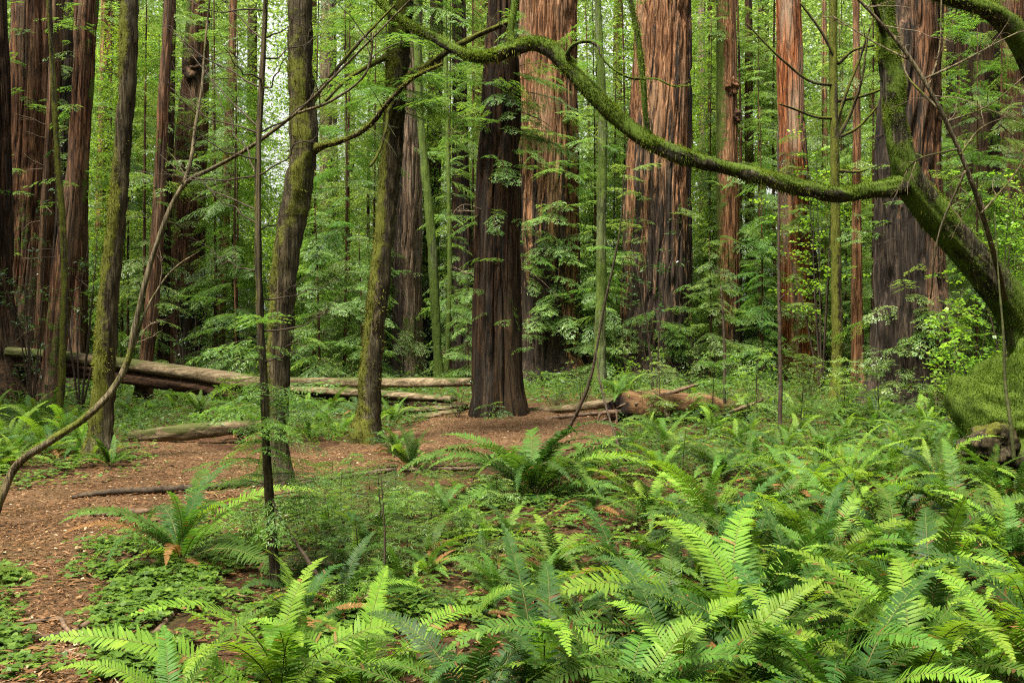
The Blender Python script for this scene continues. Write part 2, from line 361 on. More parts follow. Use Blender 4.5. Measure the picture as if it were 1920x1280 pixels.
# ------------------------------------------------------------------ trunks
def trunk_pts(st, D, ztop_py=-330):
    """stations (px, py, w) from base to top at distance D (or per-station D as 4th entry)"""
    pts = []; rad = []
    for s in st:
        d = s[3] if len(s) > 3 else D
        pts.append(P(s[0], s[1], d)); rad.append(s[2]/2*d/FPX)
    return np.array(pts), np.array(rad)
def extend_top(pts, rad, to_py, D):
    zt = CAMZ+(640-to_py)/FPX*D
    if pts[-1][2] < zt:
        d = pts[-1]-pts[-2]; d = d/max(d[2], 1e-3)
        h = zt-pts[-1][2]
        pts = np.vstack([pts, pts[-1]+d*h*0.5, pts[-1]+d*h]); rad = np.concatenate([rad, [rad[-1]*0.97, rad[-1]*0.93]])
    return pts, rad
def redwood_disp(seed, zb, fur=0.05, flare=0.25):
    def f(TH, S, V, rr):
        r0 = rr.mean(); n = max(9, int(2*math.pi*r0/0.17))
        z = V[..., 2]-zb
        u = TH/(2*math.pi)
        wob = 0.35*(vn(u*4, z*0.35, seed+3, 4)-0.5)
        a = vn(u*n+wob*n*0.25, z*0.50, seed, n); b = vn(u*n*2+wob*n*0.4, z*1.0+9, seed+1, 2*n)
        amp = min(fur, r0*0.15)
        c1 = np.exp(-((a-0.5)/0.10)**2); c2 = np.exp(-((b-0.5)/0.11)**2)
        d = -amp*1.15*c1-amp*0.5*c2+amp*0.5*(b-0.5)+amp*0.5
        k = 5 if r0 > 0.5 else 4
        but = np.abs(np.sin(TH*k/2+seed)+0.45*np.sin(TH*(k+2)/2+seed*2.1))
        d = d+rr*flare*np.exp(-np.maximum(z, 0)/(0.5+1.0*r0))*(but-0.55)
        d = d+rr*0.05*np.sin(TH*3+seed)+rr*0.03*np.sin(TH*5+z*0.2)
        return d
    return f
def char_fn(seed, zb, height, amt=1.0, n=9, side=None, sw=0.5):
    def f(TH, S, V, dirv):
        z = V[..., 2]-zb; u = TH/(2*math.pi)
        a = vn(u*n, z*0.10+seed, seed+20, n); b = vn(u*n*3, z*0.16, seed+21, n*3)
        t = amt*(1.0-0.8*z/height)-0.08+1.15*(a-0.5)+0.9*(b-0.5)
        if side is not None:
            t = t+sw*(dirv[..., 0]*side)
        return np.clip(t, 0, 1)
    return f
def moss_fn(seed, zb, amt, dx=-0.3, dz=0.0, fade=None):
    def f(TH, S, V, dirv):
        z = V[..., 2]-zb
        t = amt+dx*dirv[..., 0]+dz*dirv[..., 2]+0.9*(vn(TH/(2*math.pi)*5, z*0.9, seed+40, 5)-0.5)
        if fade: t = t-z/fade
        return np.clip(t, 0, 1)
    return f
def twig_geo(geo, base, d, length, r, rg, subs=5, sag=0.15, lev=0, segs=5, mi=0):
    n = 7; p = [np.array(base, float)]; d = norm(np.array(d, float))
    for k in range(n-1):
        d = norm(d+rg.normal(0, 0.16, 3)+np.array([0, 0, -sag*0.3])); p.append(p[-1]+d*length/(n-1))
    p = np.array(p); tube(geo, p, np.linspace(r, r*0.25, n), segs, n*2, mi=mi)
    if lev < 2:
        for k in range(subs):
            t = rg.uniform(0.25, 0.95); q = p[int(t*(n-1))]; dd = p[min(n-1, int(t*(n-1))+1)]-q
            if np.linalg.norm(dd) < 1e-6: dd = d
            side = norm(np.cross(norm(dd), rg.normal(size=3)))
            twig_geo(geo, q, norm(dd)+side*rg.uniform(0.6, 1.2), length*(1-t*0.6)*rg.uniform(0.25, 0.5), r*0.45*(1-t*.4), rg, max(0, subs-3), sag, lev+1, 4, mi)
    return p

# ---- conifer boughs: flat feathery sprays
LOD = {0: dict(sp=0.045, ls=0.020, ll=0.030, lw=0.0085), 3: dict(sp=0.075, ls=0.032, ll=0.052, lw=0.016), 1: dict(sp=0.12, ls=0.050, ll=0.085, lw=0.028), 2: dict(sp=0.2, ls=0.10, ll=0.16, lw=0.05)}
def bough(L, geo, base, d, length, rg, lod=1, droop=0.5, wide=0.42, tone=0.5, wood=0.006, mi=1, bare=0.12):
    q = LOD[lod]
    d = norm(np.array(d, float)); n = 9
    up = np.array([0, 0, 1.0]); t = np.linspace(0, 1, n)[:, None]
    side0 = norm(np.cross(d, up)); bend = rg.normal(0, 0.10)
    p = np.array(base)+d*length*t+up*(-droop*length*t**2*0.6)+side0*bend*length*t**2
    if geo is not None: tube(geo, p, np.linspace(wood, wood*0.3, n), 4, n, mi=mi)
    m = max(4, int(length*(1-bare)/q['sp']))
    tt = np.linspace(bare, 1.0, m)+rg.uniform(-0.4, 0.4, m)*(1-bare)/m; tt = np.clip(tt, 0, 1)
    pc = np.stack([np.interp(tt, t[:, 0], p[:, k]) for k in range(3)], 1)
    T = norm(np.gradient(p, axis=0)); Tc = norm(np.stack([np.interp(tt, t[:, 0], T[:, k]) for k in range(3)], 1))
    roll = rg.normal(0, 0.25)
    S = norm(np.cross(Tc, up)); Nn = np.cross(S, Tc); S = S*math.cos(roll)+Nn*math.sin(roll); Nn = np.cross(S, Tc)
    for sg in (-1, 1):
        ang = rg.uniform(0.7, 1.15, m)[:, None]
        sd = norm(Tc*np.cos(ang)+sg*S*np.sin(ang)-up*rg.uniform(0.05, 0.35, m)[:, None])
        sl = length*wide*(1.02-tt**1.6)*(0.45+0.55*np.clip(tt/0.35, 0, 1))*rg.uniform(0.6, 1.15, m)+q['ll']
        k = max(2, int(sl.max()/q['ls']))
        f = (np.arange(k)+0.5)/k
        bp = pc[:, None, :]+sd[:, None, :]*(f[None, :, None]*sl[:, None, None])-up*(0.12*(f[None, :, None]**2)*sl[:, None, None])
        keep = rg.random((m, k)) < np.clip(sl/sl.max()+0.15, 0, 1)[:, None]
        tone_s = np.clip(tone+rg.normal(0, 0.13, m)[:, None]+rg.normal(0, 0.10, (m, k)), 0, 1)
        for s2 in (-1, 1):
            sn = norm(np.cross(sd, Nn))
            ld = norm(sd*0.75+s2*sn*rg.uniform(0.5, 0.9, m)[:, None])
            ldk = np.broadcast_to(ld[:, None, :], (m, k, 3))+rg.normal(0, 0.13, (m, k, 3))
            nk = np.broadcast_to(Nn[:, None, :], (m, k, 3))+rg.normal(0, 0.25, (m, k, 3))
            sel = keep & (rg.random((m, k)) < 0.93)
            if sel.sum():
                L.add(bp[sel], ldk[sel], nk[sel], q['ll']*rg.uniform(0.7, 1.25, sel.sum()), q['lw'], tone_s[sel])
    return p
def foliage(name, boughs, parent, origin, mat='needle', lod=1, seed=0, droop=0.5, wide=0.42, wood=0.006, tone=0.5):
    """boughs: list of (base, dir, length)"""
    rg = np.random.default_rng(seed); L = Leaves(); g = Geo()
    for b, d, ln in boughs:
        bough(L, g, b, d, ln, rg, lod, droop*rg.uniform(0.4, 1.4), wide, np.clip(tone+rg.normal(0, 0.12), 0.1, 0.9), wood)
    L.to(g, 0)
    return link(name, g.mesh(name, [M[mat], M['twig']], origin), parent)

TREES = {}
def redwood(key, label, D, st, mat='red', char=None, moss=None, fur=0.05, flare=0.22, seed=0, name='redwood_tree', cat='tree', group='redwood trunks in the grove', twigs=0, twr=(60, 600), twl=0.8, twmat='twig', segs=None, top=-330):
    pts, rad = trunk_pts(st, D)
    zb = float(gz(pts[0][0], D))
    pts[0][2] = zb+0.02
    base = np.array([pts[0][0], pts[0][1], zb])
    pts, rad = extend_top(pts, rad, top, D)
    pts = np.vstack([pts[0]-np.array([0, 0, 0.35]), pts]); rad = np.concatenate([[rad[0]*1.06], rad])
    th = thing(name, label, cat, base, group)
    g = Geo()
    wpx = max(s[2] for s in st)
    sg = segs or int(np.clip(wpx*2.4, 36, 300)); rows = int(np.clip((pts[-1][2]-zb)*10, 60, 170))
    at = dict(char=char(seed, zb) if char else 0.0, moss=moss(seed, zb) if moss else 0.0)
    tube(g, pts, rad, sg, rows, redwood_disp(seed, zb, fur, flare), **at)
    link('trunk', g.mesh('trunk', M[mat], base, smooth=True), th)
    rg = np.random.default_rng(seed+500)
    for k in range(twigs):
        py = rg.uniform(*twr); z = CAMZ+(640-py)/FPX*D
        i = np.clip(np.searchsorted(pts[:, 2], z), 1, len(pts)-1)
        f = (z-pts[i-1][2])/(pts[i][2]-pts[i-1][2]+1e-9); c = pts[i-1]*(1-f)+pts[i]*f; r = rad[i-1]*(1-f)+rad[i]*f
        a = rg.uniform(0, 2*math.pi)
        if rg.random() < 0.75: a = rg.choice([rg.uniform(-0.9, 0.25), rg.uniform(math.pi-0.25, math.pi+0.9)])
        d = np.array([math.cos(a), math.sin(a), rg.uniform(-0.35, 0.3)])
        gt = Geo(); twig_geo(gt, c+d*r*0.85*np.array([1, 1, 0]), d, twl*rg.uniform(0.5, 1.3), 0.010+0.006*rg.random(), rg, 5)
        link('branch', gt.mesh('branch', M[twmat], base, smooth=True), th)
    TREES[key] = dict(th=th, pts=pts, rad=rad, D=D, zb=zb, base=base)
    return th
def ch(h, amt=1.0, side=None, sw=0.5, n=9): return lambda s, zb: char_fn(s, zb, h, amt, n, side, sw)
def mo(amt, dx=-0.3, fade=None, dz=0.0): return lambda s, zb: moss_fn(s, zb, amt, dx, dz, fade)

redwood('r1', 'very dark redwood trunk cut off by the left edge, flaring behind the ferns', 26, [(5, 756, 175), (0, 700, 112), (-8, 620, 74), (-12, 430, 62), (-15, 200, 58), (-18, 0, 54)], 'dark', ch(6, 0.25), mo(0.25, 0, 3), seed=1, fur=0.06)
redwood('r2', 'broad red-brown redwood leaning right near the left edge, smooth orange patch low down', 30, [(30, 742, 125), (36, 680, 92), (42, 600, 82), (52, 430, 84), (60, 300, 83), (66, 150, 84), (72, 0, 86)], 'brown', None, mo(0.1, -0.2), seed=2, twigs=4, twl=1.0)
redwood('r2b', 'blackened burnt redwood trunk half hidden behind the broad left redwood', 34, [(112, 728, 70), (110, 640, 58), (115, 430, 52), (122, 200, 48), (126, 0, 44)], 'dark', ch(9, 1.0), seed=3, twigs=8, twr=(250, 640), twmat='paletwig')
redwood('r2c', 'thin bare reddish pole of a tree beside the burnt left trunk', 25.5, [(60, 757, 15), (70, 640, 12), (80, 430, 11), (90, 250, 10), (100, 60, 9)], 'brown', seed=4, twigs=9, twr=(230, 640), twl=0.7, twmat='paletwig', name='young_redwood', group=None, fur=0.01)
redwood('r3', 'slim grey-brown redwood leaning right in front of the fallen log at left', 24.5, [(92, 762, 62), (98, 700, 42), (106, 620, 40), (122, 500, 40), (132, 430, 39), (146, 300, 37), (157, 150, 35), (167, 0, 33)], 'brown', None, mo(0.2, 0.1), seed=5, fur=0.04, twigs=4)
redwood('r3b', 'dark red trunk directly behind the slim leaning left redwood', 33, [(145, 730, 46), (146, 650, 36), (146, 430, 33), (150, 200, 30), (154, 0, 28)], 'brown', ch(4, 0.5), seed=6, twigs=3)
redwood('r5', 'pale reddish distant trunk just left of the tall mossy left trunk', 44, [(180, 708, 36), (184, 600, 28), (192, 430, 27), (197, 250, 25), (202, 0, 22)], 'red', None, mo(0.2, 0.2), seed=7, twigs=2)
redwood('r6', 'narrow red trunk leaning right, passing behind the fallen log left of the burled redwood', 25, [(268, 760, 36), (273, 690, 27), (282, 600, 25), (291, 500, 24), (297, 400, 22), (303, 250, 20), (312, 90, 18), (318, 0, 17)], 'brown', None, mo(0.1, -0.3), seed=8, fur=0.025, twigs=5)
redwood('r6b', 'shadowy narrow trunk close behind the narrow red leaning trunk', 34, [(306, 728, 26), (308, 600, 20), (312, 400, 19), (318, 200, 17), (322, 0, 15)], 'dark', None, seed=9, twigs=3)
redwood('r7', 'stout red-brown redwood with a dark burl hollow high on its trunk', 36, [(338, 723, 118), (343, 680, 88), (346, 600, 80), (350, 430, 68), (358, 300, 58), (366, 170, 50), (371, 60, 42), (374, 0, 40)], 'brown', ch(3.2, 0.45, 1), mo(0.16, -0.5), seed=10, twigs=3)
redwood('r8', 'thin straight reddish trunk between the burled redwood and the dark sapling', 36, [(404, 723, 31), (408, 670, 24), (412, 600, 21), (421, 430, 18), (428, 280, 16), (435, 100, 14), (438, 0, 13)], 'red', None, seed=11, twigs=4, fur=0.02)
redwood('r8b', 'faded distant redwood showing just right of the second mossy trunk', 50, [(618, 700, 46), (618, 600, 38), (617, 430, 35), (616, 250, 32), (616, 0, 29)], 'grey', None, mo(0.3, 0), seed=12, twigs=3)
redwood('r10', 'grey-brown redwood right behind the leaning mossy trunk left of centre', 38, [(762, 719, 72), (763, 650, 58), (762, 560, 54), (763, 430, 52), (766, 280, 47), (769, 120, 42), (771, 0, 40)], 'grey', ch(5, 0.35, -1, 0.9), mo(0.15, 0), seed=13, twigs=2)
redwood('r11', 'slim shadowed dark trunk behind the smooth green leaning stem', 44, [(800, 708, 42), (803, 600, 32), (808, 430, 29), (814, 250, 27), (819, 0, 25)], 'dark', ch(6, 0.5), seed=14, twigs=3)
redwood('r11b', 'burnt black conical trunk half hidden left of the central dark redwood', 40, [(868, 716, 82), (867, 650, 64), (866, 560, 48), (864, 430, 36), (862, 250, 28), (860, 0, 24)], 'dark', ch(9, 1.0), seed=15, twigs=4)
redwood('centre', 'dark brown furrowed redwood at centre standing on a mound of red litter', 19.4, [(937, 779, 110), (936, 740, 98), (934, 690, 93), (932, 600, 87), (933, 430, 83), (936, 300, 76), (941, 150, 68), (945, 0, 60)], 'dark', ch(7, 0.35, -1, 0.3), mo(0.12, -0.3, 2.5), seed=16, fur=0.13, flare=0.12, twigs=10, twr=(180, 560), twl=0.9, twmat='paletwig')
redwood('b1', 'huge orange-brown redwood with blackened foot just right of the central dark redwood', 36, [(1030, 723, 190), (1028, 680, 148), (1024, 600, 134), (1022, 430, 128), (1023, 250, 120), (1025, 100, 112), (1027, 0, 108)], 'red', ch(8.5, 1.05, 0.2, 0.25, 13), seed=17, fur=0.09, twigs=5, twr=(100, 600))
redwood('b2', 'widest redwood of all, red-brown above and streaked black with char below', 35, [(1232, 727, 215), (1232, 690, 158), (1232, 620, 132), (1234, 500, 124), (1235, 350, 118), (1240, 200, 110), (1244, 90, 102), (1246, 0, 97)], 'red', ch(12, 1.0, 0.45, 0.3, 15), seed=18, fur=0.10, twigs=4)
redwood('r12', 'straight light red-brown redwood carrying a small burl, right of the widest redwood', 36, [(1365, 723, 84), (1365, 680, 58), (1365, 600, 48), (1365, 430, 42), (1364, 300, 38), (1363, 150, 36), (1362, 0, 34)], 'red', ch(4.6, 0.8), mo(0.2, -0.6), seed=19, fur=0.05, twigs=5)
redwood('r13', 'bright orange redwood with a pale grey streak, tapering up right of the burled straight trunk', 33, [(1512, 731, 122), (1508, 690, 96), (1502, 600, 78), (1493, 430, 60), (1485, 250, 47), (1480, 100, 44), (1477, 0, 42)], 'orange', ch(4.3, 0.55, 1, 0.9), seed=20, fur=0.055, twigs=8)
redwood('r14', 'thin dark pole trunk between the straight burled redwood and the bright orange one', 42, [(1407, 712, 25), (1407, 600, 19), (1406, 430, 17), (1404, 200, 15), (1403, 0, 13)], 'brown', seed=21, twigs=4)
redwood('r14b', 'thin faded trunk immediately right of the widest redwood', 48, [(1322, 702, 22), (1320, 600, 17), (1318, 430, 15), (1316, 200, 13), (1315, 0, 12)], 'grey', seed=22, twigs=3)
redwood('r15', 'slender reddish trunk standing alone left of the big charred right redwood', 30, [(1609, 740, 33), (1608, 700, 27), (1607, 600, 22), (1606, 430, 17), (1606, 250, 14), (1605, 0, 12)], 'red', None, mo(0.05, 0.2), seed=23, twigs=6, fur=0.02)
redwood('r15b', 'faint thin pole trunk between the slim mossy tree and the bright orange redwood', 46, [(1551, 705, 16), (1550, 600, 13), (1548, 400, 11), (1546, 200, 10), (1545, 0, 9)], 'red', seed=24, twigs=3)
redwood('r16', 'massive charred redwood behind the mossy maple, black on the left and rusty on the right', 23.5, [(1712, 765, 205), (1712, 720, 160), (1711, 640, 138), (1708, 520, 122), (1706, 400, 114), (1708, 200, 104), (1712, 90, 96), (1716, 0, 92)], 'brown', ch(13, 0.85, -1, 0.6, 13), mo(0.1, 0, 2), seed=25, fur=0.12, twigs=10, twr=(100, 620), twl=1.0)
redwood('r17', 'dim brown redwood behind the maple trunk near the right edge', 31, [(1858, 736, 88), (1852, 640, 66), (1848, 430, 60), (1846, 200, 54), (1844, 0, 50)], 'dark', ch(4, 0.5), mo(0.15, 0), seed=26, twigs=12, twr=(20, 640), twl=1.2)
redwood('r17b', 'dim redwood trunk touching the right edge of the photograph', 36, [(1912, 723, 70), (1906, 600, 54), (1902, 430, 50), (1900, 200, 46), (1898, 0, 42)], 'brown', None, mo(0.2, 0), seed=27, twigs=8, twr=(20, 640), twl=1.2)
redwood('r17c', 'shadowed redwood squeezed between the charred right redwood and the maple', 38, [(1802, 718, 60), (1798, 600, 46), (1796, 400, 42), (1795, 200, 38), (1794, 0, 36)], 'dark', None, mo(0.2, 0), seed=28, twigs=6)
# burls on two trunks
def burl(key, px, py, rpx, mat, seed, hollow=False):
    t = TREES[key]; D = t['D']
    c = P(px, py, D); i = np.clip(np.searchsorted(t['pts'][:, 2], c[2]), 1, len(t['pts'])-1); r = t['rad'][i]
    c[1] = D-r*0.8; g = Geo(); rr = rpx/FPX*D
    u = np.linspace(0, math.pi, 22); v = np.arange(32)/32*2*math.pi; VV, UU = np.meshgrid(v, u)
    n = 1+0.7*(vn(VV/(2*math.pi)*8, UU*2.5, seed, 8)-0.5)+0.4*(vn(VV/(2*math.pi)*16, UU*6, seed+1, 16)-0.5)
    if hollow: n = n-0.75*np.exp(-(((VV-4.7)/0.7)**2+((UU-1.5)/0.5)**2))
    X = np.stack([np.sin(UU)*np.cos(VV), np.sin(UU)*np.sin(VV), 1.25*np.cos(UU)], -1)*n[..., None]*rr+c
    i = np.arange(21)[:, None]*32; j = np.arange(32)[None]
    g.add(X, [np.stack([i+j, i+32+j, i+32+(j+1) % 32, i+(j+1) % 32], -1).reshape(-1, 4)], char=0.6 if hollow else 0.2)
    link('burl', g.mesh('burl', M[mat], t['base'], smooth=True), [c for c in t['th'].children if c.name.startswith('trunk')][0])
burl('r7', 368, 132, 20, 'brown', 61, True); burl('r12', 1368, 166, 13, 'red', 62); burl('r12', 1378, 222, 9, 'brown', 63)

# ------------------------------------------------------------------ mossy trees
def moss_tufts(parent, origin, VD, amtf, n, size, seed, mat='mossleaf', hang=0.3):
    """short tufts growing out of the mossy side of a swept surface (V, dirv from tube)"""
    rg = np.random.default_rng(seed); L = Leaves()
    for (V, dv, wgt) in VD:
        k = int(n*wgt); a, b = V.shape[:2]
        i = rg.integers(0, a-1, k); j = rg.integers(0, b, k); f = rg.random(k)[:, None]; f2 = rg.random(k)[:, None]
        j2 = (j+1) % b
        p = (V[i, j]*(1-f)+V[i+1, j]*f)*(1-f2)+(V[i, j2]*(1-f)+V[i+1, j2]*f)*f2; nn = dv[i, j]
        keep = rg.random(k) < amtf(p, nn)
        p = p[keep]; nn = nn[keep]; k = len(p)
        d = norm(nn+rg.normal(0, 0.55, (k, 3))+np.array([0, 0, -hang])); 
        cl = vn(p[:, 0]*7+p[:, 1]*5, p[:, 2]*7, 77)
        tb = vn(p[:, 0]*2.1+11, p[:, 2]*2.1+p[:, 1], 78); cl = np.clip(cl*0.6+tb*0.75-0.15, 0, 1)
        L.add(p-nn*0.004, d, rg.normal(size=(k, 3)), size*rg.uniform(0.6, 1.6, k)*(0.6+1.3*cl), size*0.42, np.clip(0.5+1.5*(cl-0.5)+rg.normal(0, 0.2, k), 0, 1))
    g = Geo(); L.to(g); return tag(link('moss', g.mesh('moss', M[mat], origin), parent), kind='stuff')
def smallbark(seed, amp=0.02):
    def f(TH, S, V, rr):
        u = TH/(2*math.pi)
        l = V[..., 0]*3+V[..., 2]*3+V[..., 1]
        return rr*(0.26*(vn(u*6, l*0.9, seed, 6)-0.5)+0.26*(vn(u*12, l*3.0, seed+1, 12)-0.5))+amp*0.3*(vn(u*20, l*6, seed+2, 20)-0.5)
    return f
def mossy(key, label, D, st, seed, amt, dx, top=-330, mat='moss', tufts=9000, tsize=0.022, tmat='mossbrown', name='mossy_tree', group='moss covered slim trunks', flare=0.2):
    pts, rad = trunk_pts(st, D); zb = float(gz(pts[0][0], D)); pts[0][2] = zb
    base = np.array([pts[0][0], pts[0][1], zb])
    pts, rad = extend_top(pts, rad, top, D)
    pts = np.vstack([pts[0]-np.array([0, 0, 0.25]), pts]); rad = np.concatenate([[rad[0]*1.05], rad])
    th = thing(name, label, 'tree', base, group)
    g = Geo(); sb = smallbark(seed)
    def dis(TH, S, V, rr):
        z = V[..., 2]-zb
        return sb(TH, S, V, rr)+rr*flare*np.exp(-np.maximum(z, 0)/0.25)*(np.abs(np.sin(TH*2+seed))-0.3)
    V, dv = tube(g, pts, rad, 40, 130, dis, moss=moss_fn(seed, zb, amt, dx), char=0.0)
    tk = link('trunk', g.mesh('trunk', M[mat], base, smooth=True), th)
    if tufts:
        moss_tufts(tk, base, [(V, dv, 1)], lambda p, n: np.clip((amt-0.15)+dx*n[:, 0]+1.2*(vn(p[:, 0]*4+p[:, 1]*3, p[:, 2]*2.2, seed+3)-0.5), 0, 1), tufts, tsize, seed, tmat, 0.6)
    TREES[key] = dict(th=th, pts=pts, rad=rad, D=D, zb=zb, base=base)
    return th
mossy('m0', 'straight mossy trunk in front of the fallen log, yellow-green moss down its left side', 13.2, [(183, 868, 62), (188, 820, 46), (193, 740, 41), (199, 640, 37), (207, 520, 34), (216, 430, 33), (226, 320, 31), (236, 200, 32), (240, 100, 32), (244, 0, 31)], 71, 0.47, -0.42, tufts=14000)
mossy('m1', 'bowed mossy trunk with a swollen knot and side limb, rising beside the dark sapling', 11.2, [(512, 908, 78), (515, 860, 52), (519, 760, 47), (524, 640, 47), (532, 540, 50), (547, 420, 50), (562, 330, 50), (570, 270, 50), (567, 200, 46), (563, 100, 46), (562, 0, 45)], 72, 0.37, -0.26, tufts=9000, tmat='mossbrown')
mossy('m2', 'crooked mossy trunk with furry brown moss, leaning right in front of the split log', 15.6, [(685, 832, 66), (691, 770, 44), (697, 690, 41), (704, 600, 38), (713, 520, 36), (722, 430, 37), (730, 340, 40), (737, 240, 40), (745, 120, 42), (752, 0, 44)], 73, 0.46, -0.35, tufts=16000, tsize=0.03)
mossy('m3', 'slim dark green mossy tree with upswept side branches, left of the charred right redwood', 25.5, [(1568, 757, 32), (1569, 720, 24), (1570, 600, 21), (1567, 430, 17), (1565, 280, 16), (1562, 120, 15), (1562, 0, 14)], 74, 0.75, 0.0, tufts=5000, tsize=0.03, tmat='mossleaf')
mossy('a1', 'smooth pale green stem leaning left behind the crooked mossy trunk', 34, [(824, 728, 24), (822, 690, 19), (815, 560, 18), (808, 430, 17), (797, 320, 15), (788, 220, 14), (782, 60, 13)], 75, 0.7, -0.2, mat='alder', tufts=0, name='alder_tree', group='smooth green alder stems')
mossy('a1b', 'thin green stem standing left of the burnt conical trunk', 34, [(836, 728, 13), (839, 640, 10), (843, 520, 9), (842, 400, 8), (838, 200, 7)], 76, 0.8, 0, mat='alder', tufts=0, name='alder_tree', group='smooth green alder stems')
mossy('a2', 'tall mossy green alder between the huge orange-brown redwood and the widest redwood', 30, [(1124, 740, 28), (1125, 650, 22), (1127, 500, 20), (1128, 380, 18), (1130, 200, 16), (1124, 80, 14), (1121, 0, 13)], 77, 0.6, -0.1, mat='alder', tufts=0, name='alder_tree', group='smooth green alder stems')
mossy('a3', 'slim greenish stem close beside the slim leaning left redwood, in front of the fallen log', 19, [(108, 792, 16), (115, 730, 13), (118, 640, 12), (121, 520, 12), (118, 430, 11), (108, 300, 10), (100, 150, 9)], 78, 0.7, -0.2, tufts=2500, tsize=0.02, tmat='mossbrown')
def limb(th_key, pts_px, mat='moss', mossamt=0.5, seed=0, segs=14, tw=4, twl=0.7, name='branch', tuft=0, tmat='mossbrown', twmat='mosstwig'):
    """side limb given as (px, py, wpx, D) stations, with twigs; one mesh"""
    t = TREES[th_key]; pts = np.array([P(a, b, d) for a, b, w_, d in pts_px]); rad = np.array([w_/2*d/FPX for a, b, w_, d in pts_px])
    g = Geo(); V, dv = tube(g, pts, rad, segs, len(pts)*7, smallbark(seed), moss=lambda TH, S, V, dr: np.clip(mossamt+0.45*dr[..., 2]+0.8*(vn(S*9, TH/6.283*4, seed, 64, 4)-0.5), 0, 1), char=0.0)
    rg = np.random.default_rng(seed)
    for k in range(tw):
        i = rg.integers(1, len(pts)); f = rg.random(); q = pts[i-1]*(1-f)+pts[i]*f; d = norm(pts[i]-pts[i-1])
        twig_geo(g, q, d*0.7+norm(np.cross(d, rg.normal(size=3)))*rg.uniform(0.5, 1.0), twl*rg.uniform(0.4, 1.2), 0.006, rg, 4, mi=1)
    o = link(name, g.mesh(name, [M[mat], M[twmat]], t['base'], smooth=True), t['th'])
    if tuft: moss_tufts(o, t['base'], [(V, dv, 1)], lambda p, n: np.clip(mossamt+0.5*n[:, 2], 0, 1), tuft, 0.02, seed, tmat, 0.5)
    return o
# limbs of the bowed trunk
limb('m1', [(585, 280, 26, 11.2), (605, 274, 13, 11.1), (640, 264, 10, 11.0), (690, 238, 9, 10.8), (730, 190, 8, 10.6), (770, 150, 7, 10.5), (830, 120, 5, 10.3)], seed=1, tw=6, tuft=1500)
limb('m1', [(575, 205, 14, 11.2), (600, 170, 8, 11.4), (660, 95, 6, 11.6), (740, 10, 4, 11.9)], seed=2, tw=5)
limb('m2', [(738, 100, 16, 15.6), (700, 120, 9, 15.4), (650, 150, 7, 15.2), (610, 190, 5, 15.0)], seed=3, tw=4)
limb('m2', [(745, 160, 18, 15.6), (790, 130, 14, 15.3), (850, 90, 11, 15.0), (910, 60, 9, 14.8), (960, 40, 7, 14.6)], seed=4, tw=6, tuft=900)
limb('m2', [(738, 190, 8, 15.5), (728, 210, 7, 15.1), (722, 250, 6, 14.8), (708, 290, 5, 14.7), (694, 312, 5, 14.6)], seed=5, tw=1)
for s, a in enumerate([[(1572, 120, 7), (1600, 95, 5), (1640, 85, 4)], [(1572, 122, 7), (1540, 60, 5), (1500, 5, 4)], [(1569, 230, 8), (1585, 180, 6), (1612, 110, 5), (1632, 50, 4)], [(1570, 262, 8), (1600, 200, 6), (1612, 165, 5), (1628, 60, 3)],
                        [(1568, 160, 6), (1525, 155, 5), (1470, 115, 4), (1400, 45, 3)], [(1569, 222, 6), (1530, 220, 5), (1490, 205, 4), (1460, 195, 3)], [(1569, 190, 7), (1620, 180, 5), (1660, 165, 4)], [(1570, 320, 7), (1610, 322, 5), (1650, 308, 4)], [(1571, 258, 7), (1600, 245, 5), (1650, 195, 4)]]):
    limb('m3', [(x, y, w_, 25.5-0.2*k) for k, (x, y, w_) in enumerate(a)], seed=20+s, tw=2, twl=0.8)

# ---- the big leaning maple with its long sagging limb
mb = np.array([*G(1935, 880), 0.0]); mb[2] = float(gz(mb[0], mb[1]))
mth_ = thing('maple_tree', 'moss-coated leaning maple at right with one long sagging limb across the picture', 'tree', mb)
TREES['maple'] = dict(th=mth_, base=mb)
def lumpy(seed, amp):
    f0 = smallbark(seed, amp)
    def f(TH, S, V, rr):
        l = V[..., 0]*1.3+V[..., 2]*1.7
        return f0(TH, S, V, rr)+rr*0.45*(vn(TH/6.2832*3, l*1.1, seed+7, 3)-0.5)
    return f
def spl(l): return np.array([P(a, b, d) for a, b, w_, d in l]), np.array([w_/2*d/FPX for a, b, w_, d in l])
g = Geo(); VD = []
mossm = lambda TH, S, V, dr: np.clip(0.70+0.35*dr[..., 2]-0.2*dr[..., 0]+1.1*(vn(TH/6.283*6, S*22, 5, 6)-0.5), 0, 1)
st = [(1955, 905, 140, 12.4), (1952, 800, 110, 12.4), (1945, 690, 100, 12.35), (1915, 600, 82, 12.3), (1870, 535, 74, 12.2), (1808, 463, 67, 12.1), (1750, 400, 62, 12.0), (1705, 336, 56, 11.95), (1685, 260, 43, 11.9), (1676, 170, 38, 11.9), (1664, 80, 33, 11.9), (1655, 0, 30, 11.9), (1640, -140, 32, 11.9), (1630, -300, 28, 11.9)]
p_, r_ = spl(st); V, dv = tube(g, p_, r_, 44, 130, lumpy(91, 0.05), moss=mossm, char=0.0); VD.append((V, dv, 0.45))
mtk = link('trunk', g.mesh('trunk', M['maple'], mb, smooth=True), mth_)
g = Geo()
